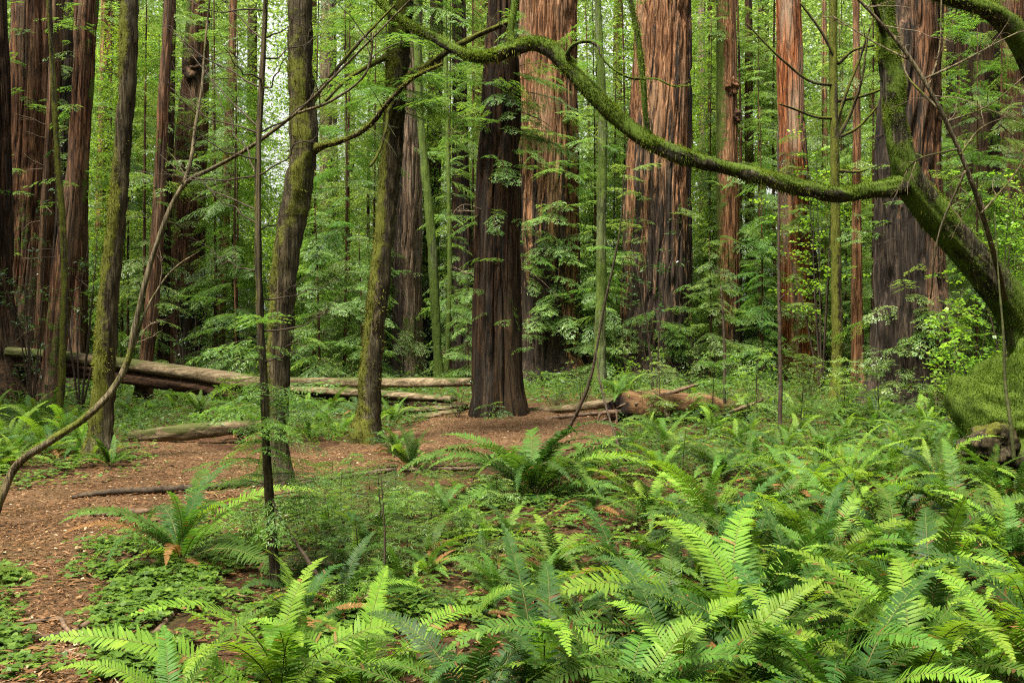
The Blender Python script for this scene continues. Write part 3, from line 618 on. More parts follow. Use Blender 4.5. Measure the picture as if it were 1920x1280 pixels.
st = [(1698, 343, 34, 11.95), (1674, 349, 42, 11.9), (1640, 354, 36, 11.8), (1580, 365, 34, 11.7), (1520, 355, 33, 11.6), (1450, 338, 32, 11.5), (1370, 317, 31, 11.45), (1290, 297, 30, 11.4), (1220, 268, 28, 11.4), (1155, 220, 28, 11.5), (1100, 165, 28, 11.6), (1060, 122, 28, 11.7), (1030, 92, 30, 11.75), (1000, 82, 28, 11.8), (965, 92, 24, 11.8), (925, 106, 20, 11.9), (885, 106, 18, 12.0), (850, 93, 18, 12.1), (815, 72, 17, 12.2), (780, 55, 15, 12.3), (730, 20, 12, 12.5), (690, -20, 9, 12.7)]
p_, r_ = spl(st); V, dv = tube(g, p_, r_, 28, 170, lumpy(92, 0.03), moss=lambda TH, S, V, dr: np.clip(0.62+0.6*dr[..., 2]+0.9*(vn(TH/6.283*4, S*30, 6, 4)-0.5), 0, 1), char=0.0); VD.append((V, dv, 0.45))
mll = link('long_limb', g.mesh('long_limb', M['maple'], mb, smooth=True), mth_)
g = Geo()
st = [(1946, 760, 70, 12.6), (1975, 560, 62, 12.8), (1978, 330, 58, 12.8), (1950, 150, 52, 12.6), (1905, 60, 46, 12.4), (1850, 18, 36, 12.2), (1790, 0, 28, 12.0), (1720, -20, 20, 11.8)]
p_, r_ = spl(st); V, dv = tube(g, p_, r_, 28, 90, lumpy(93, 0.03), moss=mossm, char=0.0); VD.append((V, dv, 0.15))
mas = link('arching_stem', g.mesh('arching_stem', M['maple'], mb, smooth=True), mth_)
for vd_, pa_, nn_ in zip(VD, (mtk, mll, mas), (0, 1, 2)): moss_tufts(pa_, mb, [vd_], lambda p, n: np.clip(0.46+0.42*n[:, 2]-0.15*n[:, 0]+1.6*(vn(p[:, 0]*5+p[:, 1]*3, p[:, 2]*5, 95)-0.5), 0, 1), 90000, 0.019, 96, 'mossleaf', 0.15)
def hanging(parent, VD_, n, size, seed):
    moss_tufts(parent, mb, VD_, lambda p, q: np.clip(0.25-0.5*q[:, 2]+1.6*(vn(p[:, 0]*4+p[:, 1]*3, p[:, 2]*3, 97)-0.55), 0, 1), n, size, seed, 'mossbrown', 2.2)
hanging(mtk, [VD[0]], 5000, 0.04, 131); hanging(mll, [VD[1]], 6000, 0.03, 132); hanging(mas, [VD[2]], 2500, 0.04, 133)
limb('maple', [(1075, 118, 14, 11.7), (1064, 104, 10, 11.6), (1072, 88, 8, 11.5), (1096, 78, 7, 11.4), (1118, 84, 6, 11.3), (1130, 108, 5, 11.25), (1150, 130, 5, 11.2), (1180, 146, 4, 11.2), (1235, 150, 3, 11.1), (1262, 162, 2.5, 11.1), (1300, 160, 2, 11.1)], 'maple', 0.5, 31, 10, 2, 0.3, tuft=500, tmat='mossleaf')
limb('maple', [(962, 92, 18, 11.8), (958, 60, 14, 11.8), (964, 20, 13, 11.8), (972, -60, 11, 11.8), (975, -200, 8, 11.8)], 'maple', 0.8, 32, 12, 2, 0.5, tuft=1200, tmat='mossleaf')
limb('maple', [(1216, 256, 13, 11.4), (1211, 220, 10, 11.35), (1206, 150, 11, 11.3), (1194, 60, 10, 11.25), (1180, -10, 9, 11.2), (1160, -150, 7, 11.1)], 'maple', 0.7, 33, 12, 2, 0.5, tuft=1200, tmat='mossleaf')
limb('maple', [(1655, 60, 12, 11.8), (1640, 10, 9, 11.6), (1625, -60, 7, 11.4)], 'maple', 0.5, 34, 10, 3, 0.6)
# thin drooping stem crossing in front of the charred redwood
limb('maple', [(1590, -20, 5, 10.6), (1650, 42, 6, 10.6), (1690, 88, 7, 10.6), (1718, 128, 8, 10.6), (1752, 185, 8, 10.6), (1790, 262, 8, 10.7), (1822, 340, 9, 10.8), (1848, 420, 9, 11.0), (1870, 500, 10, 11.4), (1885, 560, 10, 12.0)], 'vine', 0.2, 35, 10, 7, 0.8, twmat='paletwig')
for s, a in enumerate([[(1730, 150, 5), (1800, 118, 4), (1870, 80, 3), (1930, 50, 2)], [(1760, 205, 5), (1700, 140, 4), (1690, 60, 3)], [(1795, 280, 5), (1720, 300, 3), (1690, 330, 2)], [(1740, 165, 4), (1760, 100, 3), (1765, 0, 2.5)], [(1810, 320, 5), (1760, 440, 4), (1745, 560, 3)], [(1700, 110, 4), (1640, 80, 3), (1560, 30, 2)],
                       [(1770, 230, 4), (1850, 200, 3), (1925, 140, 2)], [(1840, 400, 4), (1900, 330, 3), (1930, 280, 2)], [(1800, 290, 4), (1840, 240, 3), (1900, 215, 2)]]):
    limb('maple', [(x, y, w_, 10.7+0.25*k) for k, (x, y, w_) in enumerate(a)], 'vine', 0.1, 50+s, 6, 4, 0.4, twmat='paletwig')

# mossy boulder under the maple
def lump(geo, c, rx, ry, rz, seed, nu=60, nv=90, rough=0.25, **at):
    u = np.linspace(0, math.pi, nu); v = np.arange(nv)/nv*2*math.pi; VV, UU = np.meshgrid(v, u)
    n = 1+rough*2*(vn(VV/6.2832*5, UU*1.8, seed, 5)-0.5)+rough*(vn(VV/6.2832*11, UU*4, seed+1, 11)-0.5)+rough*0.4*(vn(VV/6.2832*30, UU*11, seed+2, 30)-0.5)
    pole = np.clip(np.sin(UU)*3, 0, 1); n = 1+(n-1)*pole
    d = np.stack([np.sin(UU)*np.cos(VV), np.sin(UU)*np.sin(VV), np.cos(UU)], -1)
    X = d*n[..., None]*np.array([rx, ry, rz])+np.asarray(c)
    i = np.arange(nu-1)[:, None]*nv; j = np.arange(nv)[None]
    a = {k: (f(X, d).ravel() if callable(f) else f) for k, f in at.items()}
    geo.add(X, [np.stack([i+j, i+nv+j, i+nv+(j+1) % nv, i+(j+1) % nv], -1).reshape(-1, 4)], **a)
    return X, d
bc = P(1928, 800, 11.4); bc[2] = 0.46
th = thing('mossy_boulder', 'big rounded boulder carpeted in bright moss at the foot of the maple', 'boulder', (bc[0], bc[1], 0.0))
g = Geo(); X, d = lump(g, bc, 0.70, 0.66, 0.96, 111, 90, 130, 0.32, moss=lambda X, d: np.clip(0.6+0.5*d[..., 2]-1.3*sst(0.5, 0.0, X[..., 2]), 0, 1), char=0.0)
rk = link('rock', g.mesh('rock', M['maple'], (bc[0], bc[1], 0.0), smooth=True), th)
g = Geo(); lump(g, P(1856, 832, 10.95), 0.25, 0.3, 0.22, 114, 40, 60, 0.3, moss=lambda X, d: np.clip(0.1+0.6*d[..., 2], 0, 1), char=0.0)
link('root_burl', g.mesh('root_burl', M['moss'], (bc[0], bc[1], 0.0), smooth=True), th)
moss_tufts(rk, (bc[0], bc[1], 0.0), [(X, d, 1)], lambda p, n: np.clip(0.6+0.6*n[:, 2]-1.4*sst(0.5, 0.05, p[:, 2]), 0, 1)*sst(.1, .5, vn(p[:, 0]*4+p[:, 1]*3, p[:, 2]*5, 4)), 90000, 0.017, 112, 'mossrock', 0.0)

# ------------------------------------------------------------------ dark sapling and bent vine stem in the foreground
th = mossy('sap', 'thin dark conifer sapling with bare side twigs, standing left of centre near the camera', 6.4, [(517, 1107, 18), (508, 980, 16), (500, 850, 15), (496, 740, 15), (490, 620, 14), (485, 500, 13), (484, 380, 12), (486, 240, 11), (493, 110, 10), (498, 0, 9)], 80, 0.25, 0, mat='moss', tufts=1500, tsize=0.01, name='conifer_sapling', group=None, flare=0.1)
rg = np.random.default_rng(81); t = TREES['sap']
def on(t, py, D=None):
    z = CAMZ+(640-py)/FPX*(D or t['D']); return np.array([np.interp(z, t['pts'][:, 2], t['pts'][:, k]) for k in range(3)])
for k, (py, tx, ty, dd) in enumerate([(75, 395, -30, .5), (72, 560, 20, .2), (165, 300, 40, .3), (170, 545, 85, -.2), (240, 330, 60, .8), (250, 320, 165, .2), (250, 640, 130, .6), (110, 600, 60, .6), (300, 340, 230, -.3), (330, 620, 210, -.4), (330, 390, 140, .9), (420, 370, 330, .2), (430, 545, 395, .3), (330, 260, 320, .4), (505, 395, 470, .2), (560, 640, 520, .4), (620, 620, 580, .1), (680, 560, 630, -.2), (395, 300, 290, .9), (20, 300, -10, .5), (150, 420, 90, -.4)]):
    b = on(t, py); e = P(tx, ty, t['D']+dd); n = 8
    m = np.linspace(0, 1, n)[:, None]; pth = b*(1-m)+e*m+rg.normal(0, 0.012, (n, 3))*np.sin(m*3.14)+np.array([0, 0, -0.04])*np.sin(m*3.14)
    g = Geo(); tube(g, pth, np.linspace(0.0065, 0.0022, n), 5, 20)
    for q in range(7):
        f = rg.uniform(0.2, 0.95); c = b*(1-f)+e*f
        twig_geo(g, c, norm(e-b)*0.9+norm(np.cross(e-b, rg.normal(size=3)))*0.7, rg.uniform(0.1, 0.3), 0.0022, rg, 2, 0.1, 1)
    link('branch', g.mesh('branch', M['twig'], t['base'], smooth=True), t['th'])
bs = []
for k in range(60):
    py = rg.uniform(600, 990); b = on(t, py); a = rg.uniform(0, 6.28)
    bs.append((b, (math.cos(a), math.sin(a)*0.7, rg.uniform(-0.1, 0.35)), rg.uniform(0.2, 0.55)))
foliage('crown', bs, t['th'], t['base'], 'needle', 0, 82, 0.4, 0.45, 0.002, 0.6)

vst = [(-22, 985, 22, 8.6), (4, 930, 20, 8.6), (28, 876, 20, 8.65), (95, 826, 20, 8.7), (160, 782, 19, 8.8), (208, 735, 18, 8.85), (238, 680, 17, 8.9), (254, 610, 15, 8.9), (272, 530, 14, 8.9), (300, 440, 13, 8.9), (325, 380, 12, 8.9), (348, 344, 12, 8.85), (400, 315, 10, 8.8), (460, 282, 10, 8.7), (520, 240, 9, 8.6), (575, 195, 8, 8.5), (625, 145, 7, 8.4), (680, 90, 6, 8.3), (730, 40, 5, 8.2), (790, -20, 4, 8.1)]
vp, vr = spl(vst); vr = vr*0.72; vb = vp[0].copy(); vb[2] = float(gz(vb[0], vb[1])); vp[0][2] = vb[2]-0.1
th = thing('vine_maple', 'slender bent vine maple stem sweeping up from the lower left corner', 'small tree', vb)
TREES['vine'] = dict(th=th, base=vb, D=8.8, pts=vp, rad=vr)
g = Geo(); V, dv = tube(g, vp, vr, 14, 150, smallbark(97, 0.01), moss=lambda TH, S, V, dr: np.clip(0.55-0.9*S+0.4*dr[..., 2]+0.9*(vn(TH/6.283*3, S*25, 6, 3)-0.5), 0, 1), char=0.0)
vtk = link('trunk', g.mesh('trunk', M['vine'], vb, smooth=True), th)
moss_tufts(vtk, vb, [(V, dv, 1)], lambda p, n: np.clip(0.5+0.5*n[:, 2]-0.35*p[:, 2], 0, 1)*(vn(p[:, 0]*6, p[:, 2]*6, 9) > 0.45), 5000, 0.011, 98, 'mossleaf', 0.2)
limb('vine', [(345, 346, 9, 8.85), (358, 300, 7, 8.9), (366, 240, 6, 8.95), (378, 170, 5, 9.0), (384, 90, 4, 9.1), (395, -20, 3, 9.2)], 'vine', 0.1, 36, 8, 5, 0.5, twmat='twig')
limb('vine', [(560, 212, 6, 8.5), (620, 190, 5, 8.4), (690, 130, 4, 8.3), (700, 60, 3, 8.2)], 'vine', 0.1, 37, 8, 5, 0.5, twmat='twig')
limb('vine', [(245, 665, 6, 8.9), (285, 560, 4, 9.0), (330, 500, 3, 9.2), (375, 470, 2, 9.3)], 'vine', 0.1, 38, 8, 3, 0.4, twmat='paletwig')


# ------------------------------------------------------------------ fallen wood
def wood(name, dark, mid, light, mossc=(0.07, 0.085, 0.02), axis=(0.5, 11, 11)):
    m, nt = nodes(name)
    n1 = noise(nt, mapping(nt, axis), 1, 6, 0.65, 0.4); n2 = noise(nt, mapping(nt, tuple(q*3.5 for q in axis)), 1, 4, 0.6); n3 = noise(nt, mapping(nt, (2.2, 4, 4)), 1, 5, 0.6)
    h = mth(nt, 'ADD', mth(nt, 'MULTIPLY', n1, 0.6), mth(nt, 'MULTIPLY', n2, 0.4))
    col = ramp(nt, h, [(0.36, dark), (0.5, mid), (0.64, light)])
    ms = ramp(nt, mth(nt, 'ADD', attr(nt, 'moss'), mth(nt, 'MULTIPLY', mth(nt, 'SUBTRACT', n3, 0.5), 1.3)), [(0.42, (0, 0, 0)), (0.62, (1, 1, 1))])
    col = mix(nt, mth(nt, 'MULTIPLY', ms, 0.85), col, mix(nt, n2, (mossc[0]*.4, mossc[1]*.4, mossc[2]*.5), mossc))
    ch = ramp(nt, mth(nt, 'ADD', attr(nt, 'char'), mth(nt, 'MULTIPLY', mth(nt, 'SUBTRACT', n1, 0.5), 0.8)), [(0.42, (0, 0, 0)), (0.6, (1, 1, 1))])
    col = mix(nt, ch, col, (0.012, 0.008, 0.006))
    finish(nt, col, 0.9, h, 0.9, 0.03, 0.12); return m
M['log'] = wood('weathered_log_wood', (0.026, 0.018, 0.010), (0.112, 0.082, 0.046), (0.24, 0.188, 0.115))
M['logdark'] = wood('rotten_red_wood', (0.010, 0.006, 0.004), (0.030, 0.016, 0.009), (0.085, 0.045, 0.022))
M['logtan'] = wood('tan_rotten_wood', (0.028, 0.014, 0.007), (0.115, 0.062, 0.029), (0.23, 0.14, 0.07))
def beam(geo, pts, rx, rz, seed, segs=28, rows=90, amp=0.08, split=0.0, **at):
    """log lying on its side: elliptical section, grooves along its length, broken ends"""
    pr = np.column_stack([np.asarray(pts, float), rx, rz]); q = catmull(pr, rows); p = q[:, :3]
    T = norm(np.gradient(p, axis=0)); up = np.array([0, 0, 1.0]); S = norm(np.cross(T, up)); U = np.cross(S, T)
    th = np.arange(segs)/segs*2*math.pi; TH, SS = np.meshgrid(th, np.linspace(0, 1, rows))
    g_ = 1+amp*2*(vn(TH/6.2832*11, SS*5, seed, 11)-0.5)+amp*(vn(TH/6.2832*23, SS*9, seed+1, 23)-0.5)+amp*1.4*(vn(TH/6.2832*4, SS*16, seed+2, 4)-0.5)
    co_, si_ = np.cos(TH), np.sin(TH)
    sq = 1/np.maximum(np.abs(co_)**3+np.abs(si_)**3, 1e-6)**(1/3.0)
    V = p[:, None, :]+S[:, None, :]*(co_*sq*g_*q[:, 3][:, None])[..., None]+U[:, None, :]*(si_*sq*g_*q[:, 4][:, None])[..., None]
    jag = (vn(TH/6.2832*9, TH*0+seed, seed+5, 9)-0.5)*0.5
    for e, sg in ((0, -1), (-1, 1)): V[e] = V[e]+T[e]*(sg*jag[0]*(q[e, 3]*1.6))[:, None]
    i = np.arange(rows-1)[:, None]*segs; j = np.arange(segs)[None]
    f = np.stack([i+j, i+(j+1) % segs, i+segs+(j+1) % segs, i+segs+j], -1).reshape(-1, 4)
    Vv = np.vstack([V.reshape(-1, 3), p[0]+T[0]*q[0, 3]*0.3, p[-1]-T[-1]*q[-1, 3]*0.3]); k = rows*segs; a = np.arange(segs); b = (a+1) % segs
    dr = np.stack([co_*0, co_, si_], -1)
    at2 = {}
    for kk, fn in at.items():
        x = fn(SS, TH, V).ravel() if callable(fn) else np.full(k, fn)
        at2[kk] = np.concatenate([x, [x.mean()]*2])
    geo.add(Vv, [f, np.column_stack([np.full(segs, k), b, a]), np.column_stack([np.full(segs, k+1), (rows-1)*segs+a, (rows-1)*segs+b])], **at2)
def pts_px(l): return np.array([P(a, b, d) for a, b, d in l])
lm = lambda amt: (lambda SS, TH, V: np.clip(amt+0.35*np.sin(TH)+0.9*(vn(SS*14, TH/6.28*5, 3, 64, 5)-0.5), 0, 1))
lb = P(300, 760, 24.3); lb[2] = 0.0
th = thing('fallen_log', 'long fallen redwood log propped across the left half, pale on top, splitting into planks', 'log', lb)
g = Geo(); beam(g, pts_px([(20, 659, 25.6), (120, 669, 25.2), (250, 685, 24.6), (380, 703, 24.0), (500, 721, 23.4), (560, 728, 23.2)]), [.30, .30, .30, .29, .26, .2], [.13, .135, .145, .155, .15, .10], 201, 30, 130, 0.07, moss=lambda SS, TH, V: np.clip(0.62-0.75*SS+0.2*np.sin(TH)+0.8*(vn(SS*14, TH/6.28*5, 3, 64, 5)-0.5), 0, 1), char=0.0)
link('upper_slab', g.mesh('upper_slab', M['log'], lb, smooth=True), th)
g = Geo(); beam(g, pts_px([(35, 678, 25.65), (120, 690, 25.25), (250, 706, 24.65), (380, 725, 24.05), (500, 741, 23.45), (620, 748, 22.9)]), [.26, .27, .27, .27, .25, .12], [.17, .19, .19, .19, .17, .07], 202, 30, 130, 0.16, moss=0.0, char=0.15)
link('underside', g.mesh('underside', M['logdark'], lb, smooth=True), th)
for k, (l, rx, rz, mt, ms) in enumerate([
    ([(500, 712, 23.5), (620, 716, 22.9), (760, 717, 22.0), (890, 716, 21.0)], [.2, .22, .22, .18], [.075, .10, .105, .08], 'log', 0.1),
    ([(520, 727, 23.2), (640, 734, 22.4), (760, 742, 21.6), (850, 748, 20.9)], [.18, .2, .2, .12], [.06, .085, .08, .05], 'log', 0.0),
    ([(600, 742, 23.0), (700, 747, 22.2), (800, 757, 21.4), (870, 764, 20.8)], [.2, .22, .22, .16], [.09, .10, .10, .07], 'logdark', 0.0),
    ([(735, 772, 20.8), (790, 768, 20.6), (850, 764, 20.4)], [.12, .15, .1], [.05, .065, .05], 'log', 0.25),
    ([(745, 785, 20.4), (800, 779, 20.2), (862, 770, 20.0)], [.12, .15, .1], [.05, .06, .05], 'log', 0.3)]):
    g = Geo(); beam(g, pts_px(l), rx, rz, 210+k*5, 24, 70, 0.09, moss=lm(ms), char=0.0)
    link('split_plank', g.mesh('split_plank', M[mt], lb, smooth=True), th)
def simple_log(name, label, cat, l, rx, rz, mt, ms, seed, amp=0.1, char=0.0, rows=70):
    p = pts_px(l); b = p.mean(0); b[2] = float(gz(b[0], b[1]))
    g = Geo(); beam(g, p, rx, rz, seed, 24, rows, amp, moss=lm(ms), char=char)
    o = link(name, g.mesh(name, M[mt], b, smooth=True), None, b); return tag(o, label, cat)
simple_log('small_log', 'short weathered log lying among ferns beside the path bend, below the long fallen log', 'log', [(245, 818, 15.8), (330, 811, 15.6), (410, 804, 15.8), (490, 796, 16.2)], [.10, .15, .15, .1], [.08, .125, .115, .08], 'log', 0.35, 231)
simple_log('low_log', 'pale bare log lying just right of the central dark redwood', 'log', [(975, 771, 20.0), (1040, 768, 19.6), (1100, 761, 19.4), (1165, 750, 19.2)], [.09, .1, .1, .1], [.06, .075, .085, .08], 'log', 0.15, 236)
p = pts_px([(1150, 778, 18.2), (1180, 768, 18.3), (1230, 764, 18.4), (1290, 762, 18.6), (1350, 768, 18.9), (1400, 776, 19.2)]); b = p[2].copy(); b[2] = float(gz(b[0], b[1]))
th = thing('rotten_stump', 'rotten tan fallen stump with a dark hollow left end and mossy right end', 'stump', b)
g = Geo(); beam(g, p, [.18, .34, .40, .38, .30, .16], [.24, .32, .31, .27, .22, .13], 241, 44, 100, 0.22, moss=lambda SS, TH, V: np.clip(-0.1+1.0*SS+0.5*(vn(SS*9, TH/6.28*5, 8, 64, 5)-0.5), 0, 1), char=lambda SS, TH, V: np.clip(1.0-SS*5.5, 0, 1))  # left end blackened in the colour, standing for the shade inside the hollow
link('trunk', g.mesh('trunk', M['logtan'], b, smooth=True), th)
rg = np.random.default_rng(242)
for k in range(7):
    g = Geo(); s0 = p[0]+rg.normal(0, 0.08, 3)+np.array([0.1, -0.1, 0.05]); e = s0+np.array([rg.uniform(-.35, -.05), rg.uniform(-.3, .1), rg.uniform(-.35, .12)])
    tube(g, [s0, (s0+e)/2+rg.normal(0, .05, 3), e], [.05, .03, .01], 8, 12)
    link('root', g.mesh('root', M['root'], b, smooth=True), th)
# sticks, branches and roots lying on the ground (each a thing of its own)
def stick(name, label, cat, l, w, mt='twig', seed=0, lift=0.0, group=None, subs=0, segs=8):
    """(px, py) on the ground (or with a height in m), width in px"""
    P3 = []
    for q in l:
        if len(q) > 2: x, y, z = P(q[0], q[1], q[3])
        else: x, y = G(q[0], q[1]); z = float(gz(x, y))
        P3.append((x, y, z+lift+0.012))
    P3 = np.array(P3); D = P3[:, 1].mean(); r = np.array(w)/2*D/FPX; rg = np.random.default_rng(seed)
    g = Geo(); tube(g, P3+np.array([0, 0, 1])*r[:, None]*0.5, r, segs, len(l)*8, lambda TH, S, V, rr: rr*0.5*(vn(TH/6.283*5, S*30, seed, 5)-0.5))
    for k in range(subs):
        i = rg.integers(0, len(l)-1); d = norm(P3[i+1]-P3[i]); twig_geo(g, P3[i]*.5+P3[i+1]*.5, d*0.8+np.array([rg.normal()*.5, rg.normal()*.5, rg.uniform(0, .5)]), rg.uniform(.06, .2), r.max()*0.4, rg, 1)
    b = P3[0].copy()
    o = link(name, g.mesh(name, M[mt], b, smooth=True), None, b); return tag(o, label, cat, group)
stick('fallen_pole', 'long thin fallen pole lying across the path left of the bowed mossy trunk', 'branch', [(135, 932), (200, 929), (280, 924), (380, 917), (480, 910)], [8, 12, 15, 16, 15], 'twig', 1, lift=.02, subs=5)
stick('fallen_pole', 'pale thin pole lying along the path edge right of the bowed mossy trunk', 'branch', [(545, 908), (640, 897), (740, 886), (830, 882), (900, 878)], [7, 8, 9, 9, 6], 'paletwig', 2, subs=3)
stick('fallen_branch', 'short dark rotten branch in the middle of the path under the long thin pole', 'branch', [(165, 966), (220, 962), (270, 958), (308, 953)], [9, 13, 13, 8], 'root', 3, subs=2)
stick('fallen_branch', 'crooked grey branch bent into an elbow beside the bright ferns at lower left', 'branch', [(262, 1228), (295, 1190, .1, 5.4), (330, 1150, .2, 5.75), (376, 1110, .3, 6.1), (425, 1117, .2, 6.2), (480, 1125, .1, 6.2)], [11, 12, 11, 9, 6, 4], 'root', 4, subs=3)
stick('fallen_branch', 'upright dead stake leaning in the clover between the front ferns', 'branch', [(842, 1278), (848, 1250, .1, 4.9), (852, 1225, .2, 4.95), (855, 1212, .25, 5.0)], [9, 9, 8, 6], 'root', 5)
stick('fallen_branch', 'short dead stick leaning in the clover right of the bright front-left fern', 'branch', [(680, 1145), (690, 1120, .1, 6.1), (700, 1100, .2, 6.1)], [9, 8, 6], 'paletwig', 6)
stick('leaning_stem', 'thin dark bare stem leaning right in front of the central redwood mound', 'sapling', [(1060, 822), (1085, 770, .5, 16.2), (1105, 720, .9, 16.1), (1120, 650, 1.5, 16.0), (1132, 580, 2.1, 15.9), (1150, 500, 3, 15.8), (1163, 430, 3.4, 15.7), (1170, 330, 4, 15.6)], [8, 7, 6, 5, 4.5, 4, 3, 2], 'twig', 7, subs=4)
stick('leaning_stem', 'thin dark broken stem slanting left above the rotten stump', 'sapling', [(1180, 880), (1165, 850, .3, 12.4), (1150, 810, .6, 12.6), (1135, 760, 1, 12.8), (1122, 700, 1.3, 13.0), (1118, 660, 1.5, 13.1)], [5, 5, 4.5, 4, 3, 2], 'twig', 8, subs=3)
stick('bare_sapling', 'straight bare grey-brown pole standing in front of the bright orange redwood', 'sapling', [(1463, 828), (1463, 740, .5, 15.9), (1462, 640, 1.5, 15.9), (1460, 500, 3, 15.9), (1460, 380, 4, 15.9), (1458, 250, 5, 15.9)], [9, 8, 7, 6, 5, 3], 'twig', 9, subs=8)
stick('bare_sapling', 'spindly bare sapling in front of the straight burled redwood', 'sapling', [(1357, 800), (1358, 740, .4, 18.6), (1358, 640, 1.5, 18.6), (1352, 540, 2.5, 18.6)], [6, 6, 5, 3], 'twig', 10, subs=6)
stick('leaning_stem', 'dark thin stem leaning across the foot of the dark conifer sapling', 'sapling', [(612, 1122), (580, 1060, .3, 6.2), (550, 1015, .5, 6.3), (525, 975, .8, 6.35), (512, 945, .9, 6.38)], [9, 8, 7, 6, 5], 'twig', 12)
stick('bare_sapling', 'knobbly dark stem standing against the mossy boulder at right', 'sapling', [(1902, 872, .1, 10.4), (1895, 800, .5, 10.4), (1885, 720, 1, 10.5), (1882, 640, 1.5, 10.5), (1872, 520, 2.2, 10.6), (1865, 400, 3, 10.7)], [8, 7, 6, 5, 3, 2], 'mosstwig', 13, subs=5)
for k, (l, w, lab) in enumerate([
    ([(1190, 760, 18.0), (1250, 742, 18.2), (1310, 722, 18.6)], [6, 8, 5], 'broken dead branch resting on the rotten stump, rising to the right'),
    ([(1260, 800, 17.8), (1245, 770, 18.0), (1228, 735, 18.3)], [8, 7, 4], 'pale broken branch leaning up against the middle of the rotten stump'),
    ([(1320, 790, 18.0), (1370, 775, 18.4), (1430, 752, 18.8)], [5, 7, 5], 'thin dead branch propped on the mossy right end of the rotten stump'),
    ([(1010, 790, 18.6), (1075, 782, 18.6), (1135, 776, 18.6)], [5, 8, 6], 'short dead branch lying below the pale bare log right of the central redwood')]):
    stick('broken_branch', lab, 'branch', l and [(a, b, 0, d) for a, b, d in l], w, 'paletwig' if k == 1 else 'root', 280+k, 0, 'broken wood around the stump', subs=4)
for k, (l, w, lab) in enumerate([
    ([(-30, 1216), (60, 1211), (125, 1203), (175, 1180), (200, 1160), (205, 1138)], [11, 11, 11, 11, 9, 6], 'curved brown root hooking upward on the path at lower left'),
    ([(12, 1178), (60, 1173), (100, 1170), (122, 1190), (140, 1206), (172, 1213)], [7, 8, 9, 9, 8, 5], 'brown root curling under the hooked root on the lower left path'),
    ([(122, 1216), (150, 1222), (180, 1212), (212, 1190), (220, 1168), (208, 1160)], [9, 10, 10, 9, 7, 4], 'looped brown root right of the hooked root on the lower left path'),
    ([(75, 1240), (98, 1222), (110, 1210)], [6, 8, 6], 'short stub of root below the hooked root at lower left'),
    ([(122, 1238), (150, 1252), (188, 1262)], [5, 7, 5], 'pale straight root end nearest the camera on the lower left path')]):
    stick('tree_root', lab, 'root', l, w, 'root', 300+k, 0.01, 'roots on the path', segs=10)
g = Geo(); c = np.array([*G(8, 1098), 0.0]); X, d = lump(g, c+np.array([-0.15, 0.1, -0.05]), 0.30, 0.22, 0.16, 251, 30, 44, 0.15, moss=0.85, char=0.0)
tag(link('mossy_rock', g.mesh('mossy_rock', M['maple'], c, smooth=True), None, c), 'low mossy rock poking out of the clover at the left edge of the path', 'rock')

# ------------------------------------------------------------------ sword ferns
def frond(L, e0, e1, side, npairs, wmax, rg, mat, name='frond', segs=2):
    n = 40; s = np.linspace(0, 1, n); e = e0+(e1-e0)*s**1.25
    dx, dz = np.cos(e), np.sin(e); ds = L/(n-1)
    x = np.concatenate([[0], np.cumsum(dx[:-1]*ds)]); z = np.concatenate([[0], np.cumsum(dz[:-1]*ds)])
    y = side*L*s**2
    p = np.column_stack([x, y, z]); T = norm(np.gradient(p, axis=0))
    B = norm(np.cross(np.array([0, 0, 1.0]), T)+1e-6); Nn = np.cross(T, B)
    g = Geo(); tube(g, p, np.interp(s, [0, 1], [0.0042, 0.0008])*L**0.5, 4, 16, mi=1, tone=0.5)
    s0 = 0.13; sp = np.linspace(s0, 0.995, npairs)
    f = lambda A, q: np.stack([np.interp(q, s, A[:, k]) for k in range(3)], 1)
    twist = rg.normal(0, 0.25)
    for sg in (-1, 1):
        q = np.clip(sp+(0.5*sg*0.5)*(1-s0)/npairs, 0, 1)
        t_, b_, n_, o = norm(f(T, q)), norm(f(B, q)), norm(f(Nn, q)), f(p, q)
        b_, n_ = b_*math.cos(twist)+n_*math.sin(twist), n_*math.cos(twist)-b_*math.sin(twist)
        u = (q-s0)/(1-s0)
        pl = wmax*L*np.clip(0.55+u/0.22*0.45, 0, 1)*(1-np.clip((u-0.3)/0.7, 0, 1)**1.9)**0.9+0.006*L
        pl = pl*rg.uniform(0.85, 1.1, npairs); pw = (1-s0)*L/npairs*rg.uniform(0.78, 1.0, npairs)
        ang = 0.22+0.45*u+rg.normal(0, 0.07, npairs)
        lift = 0.22+rg.normal(0, 0.12, npairs)
        d = norm(sg*b_*np.cos(ang)[:, None]+t_*np.sin(ang)[:, None]+n_*lift[:, None])
        w_ = norm(np.cross(n_, d)); up = np.cross(d, w_)
        dr = rg.uniform(0.10, 0.32, npairs)[:, None]
        a = lambda h, ww, dd: (o+d*(pl*h)[:, None]+w_*((pw*ww)*sg)[:, None]-up*dd*pl[:, None])
        V = np.stack([a(0, .32, 0), a(0, -.36, 0), a(.45, .46, 0.05), a(.45, -.46, 0.05), a(.8, .30, dr*0.55), a(.8, -.26, dr*0.55), a(1.0, 0.12, dr)], 1)
        k = np.arange(npairs)[:, None]*7
        F4 = np.concatenate([k+np.array([[0, 1, 3, 2]]), k+np.array([[2, 3, 5, 4]])]); F3 = k+np.array([[4, 5, 6]])
        tone = np.clip(0.32+0.38*u+rg.normal(0, 0.11, npairs), 0, .9); tone[rg.random(npairs) < .012] = 1.0; pl[rg.random(npairs) < .03] *= .35
        g.add(V.reshape(-1, 3), [F4, F3], 0, tone=np.repeat(tone, 7))
    return g.mesh(name, [M[mat], M['rachis']], (0, 0, 0))
rg = np.random.default_rng(401)
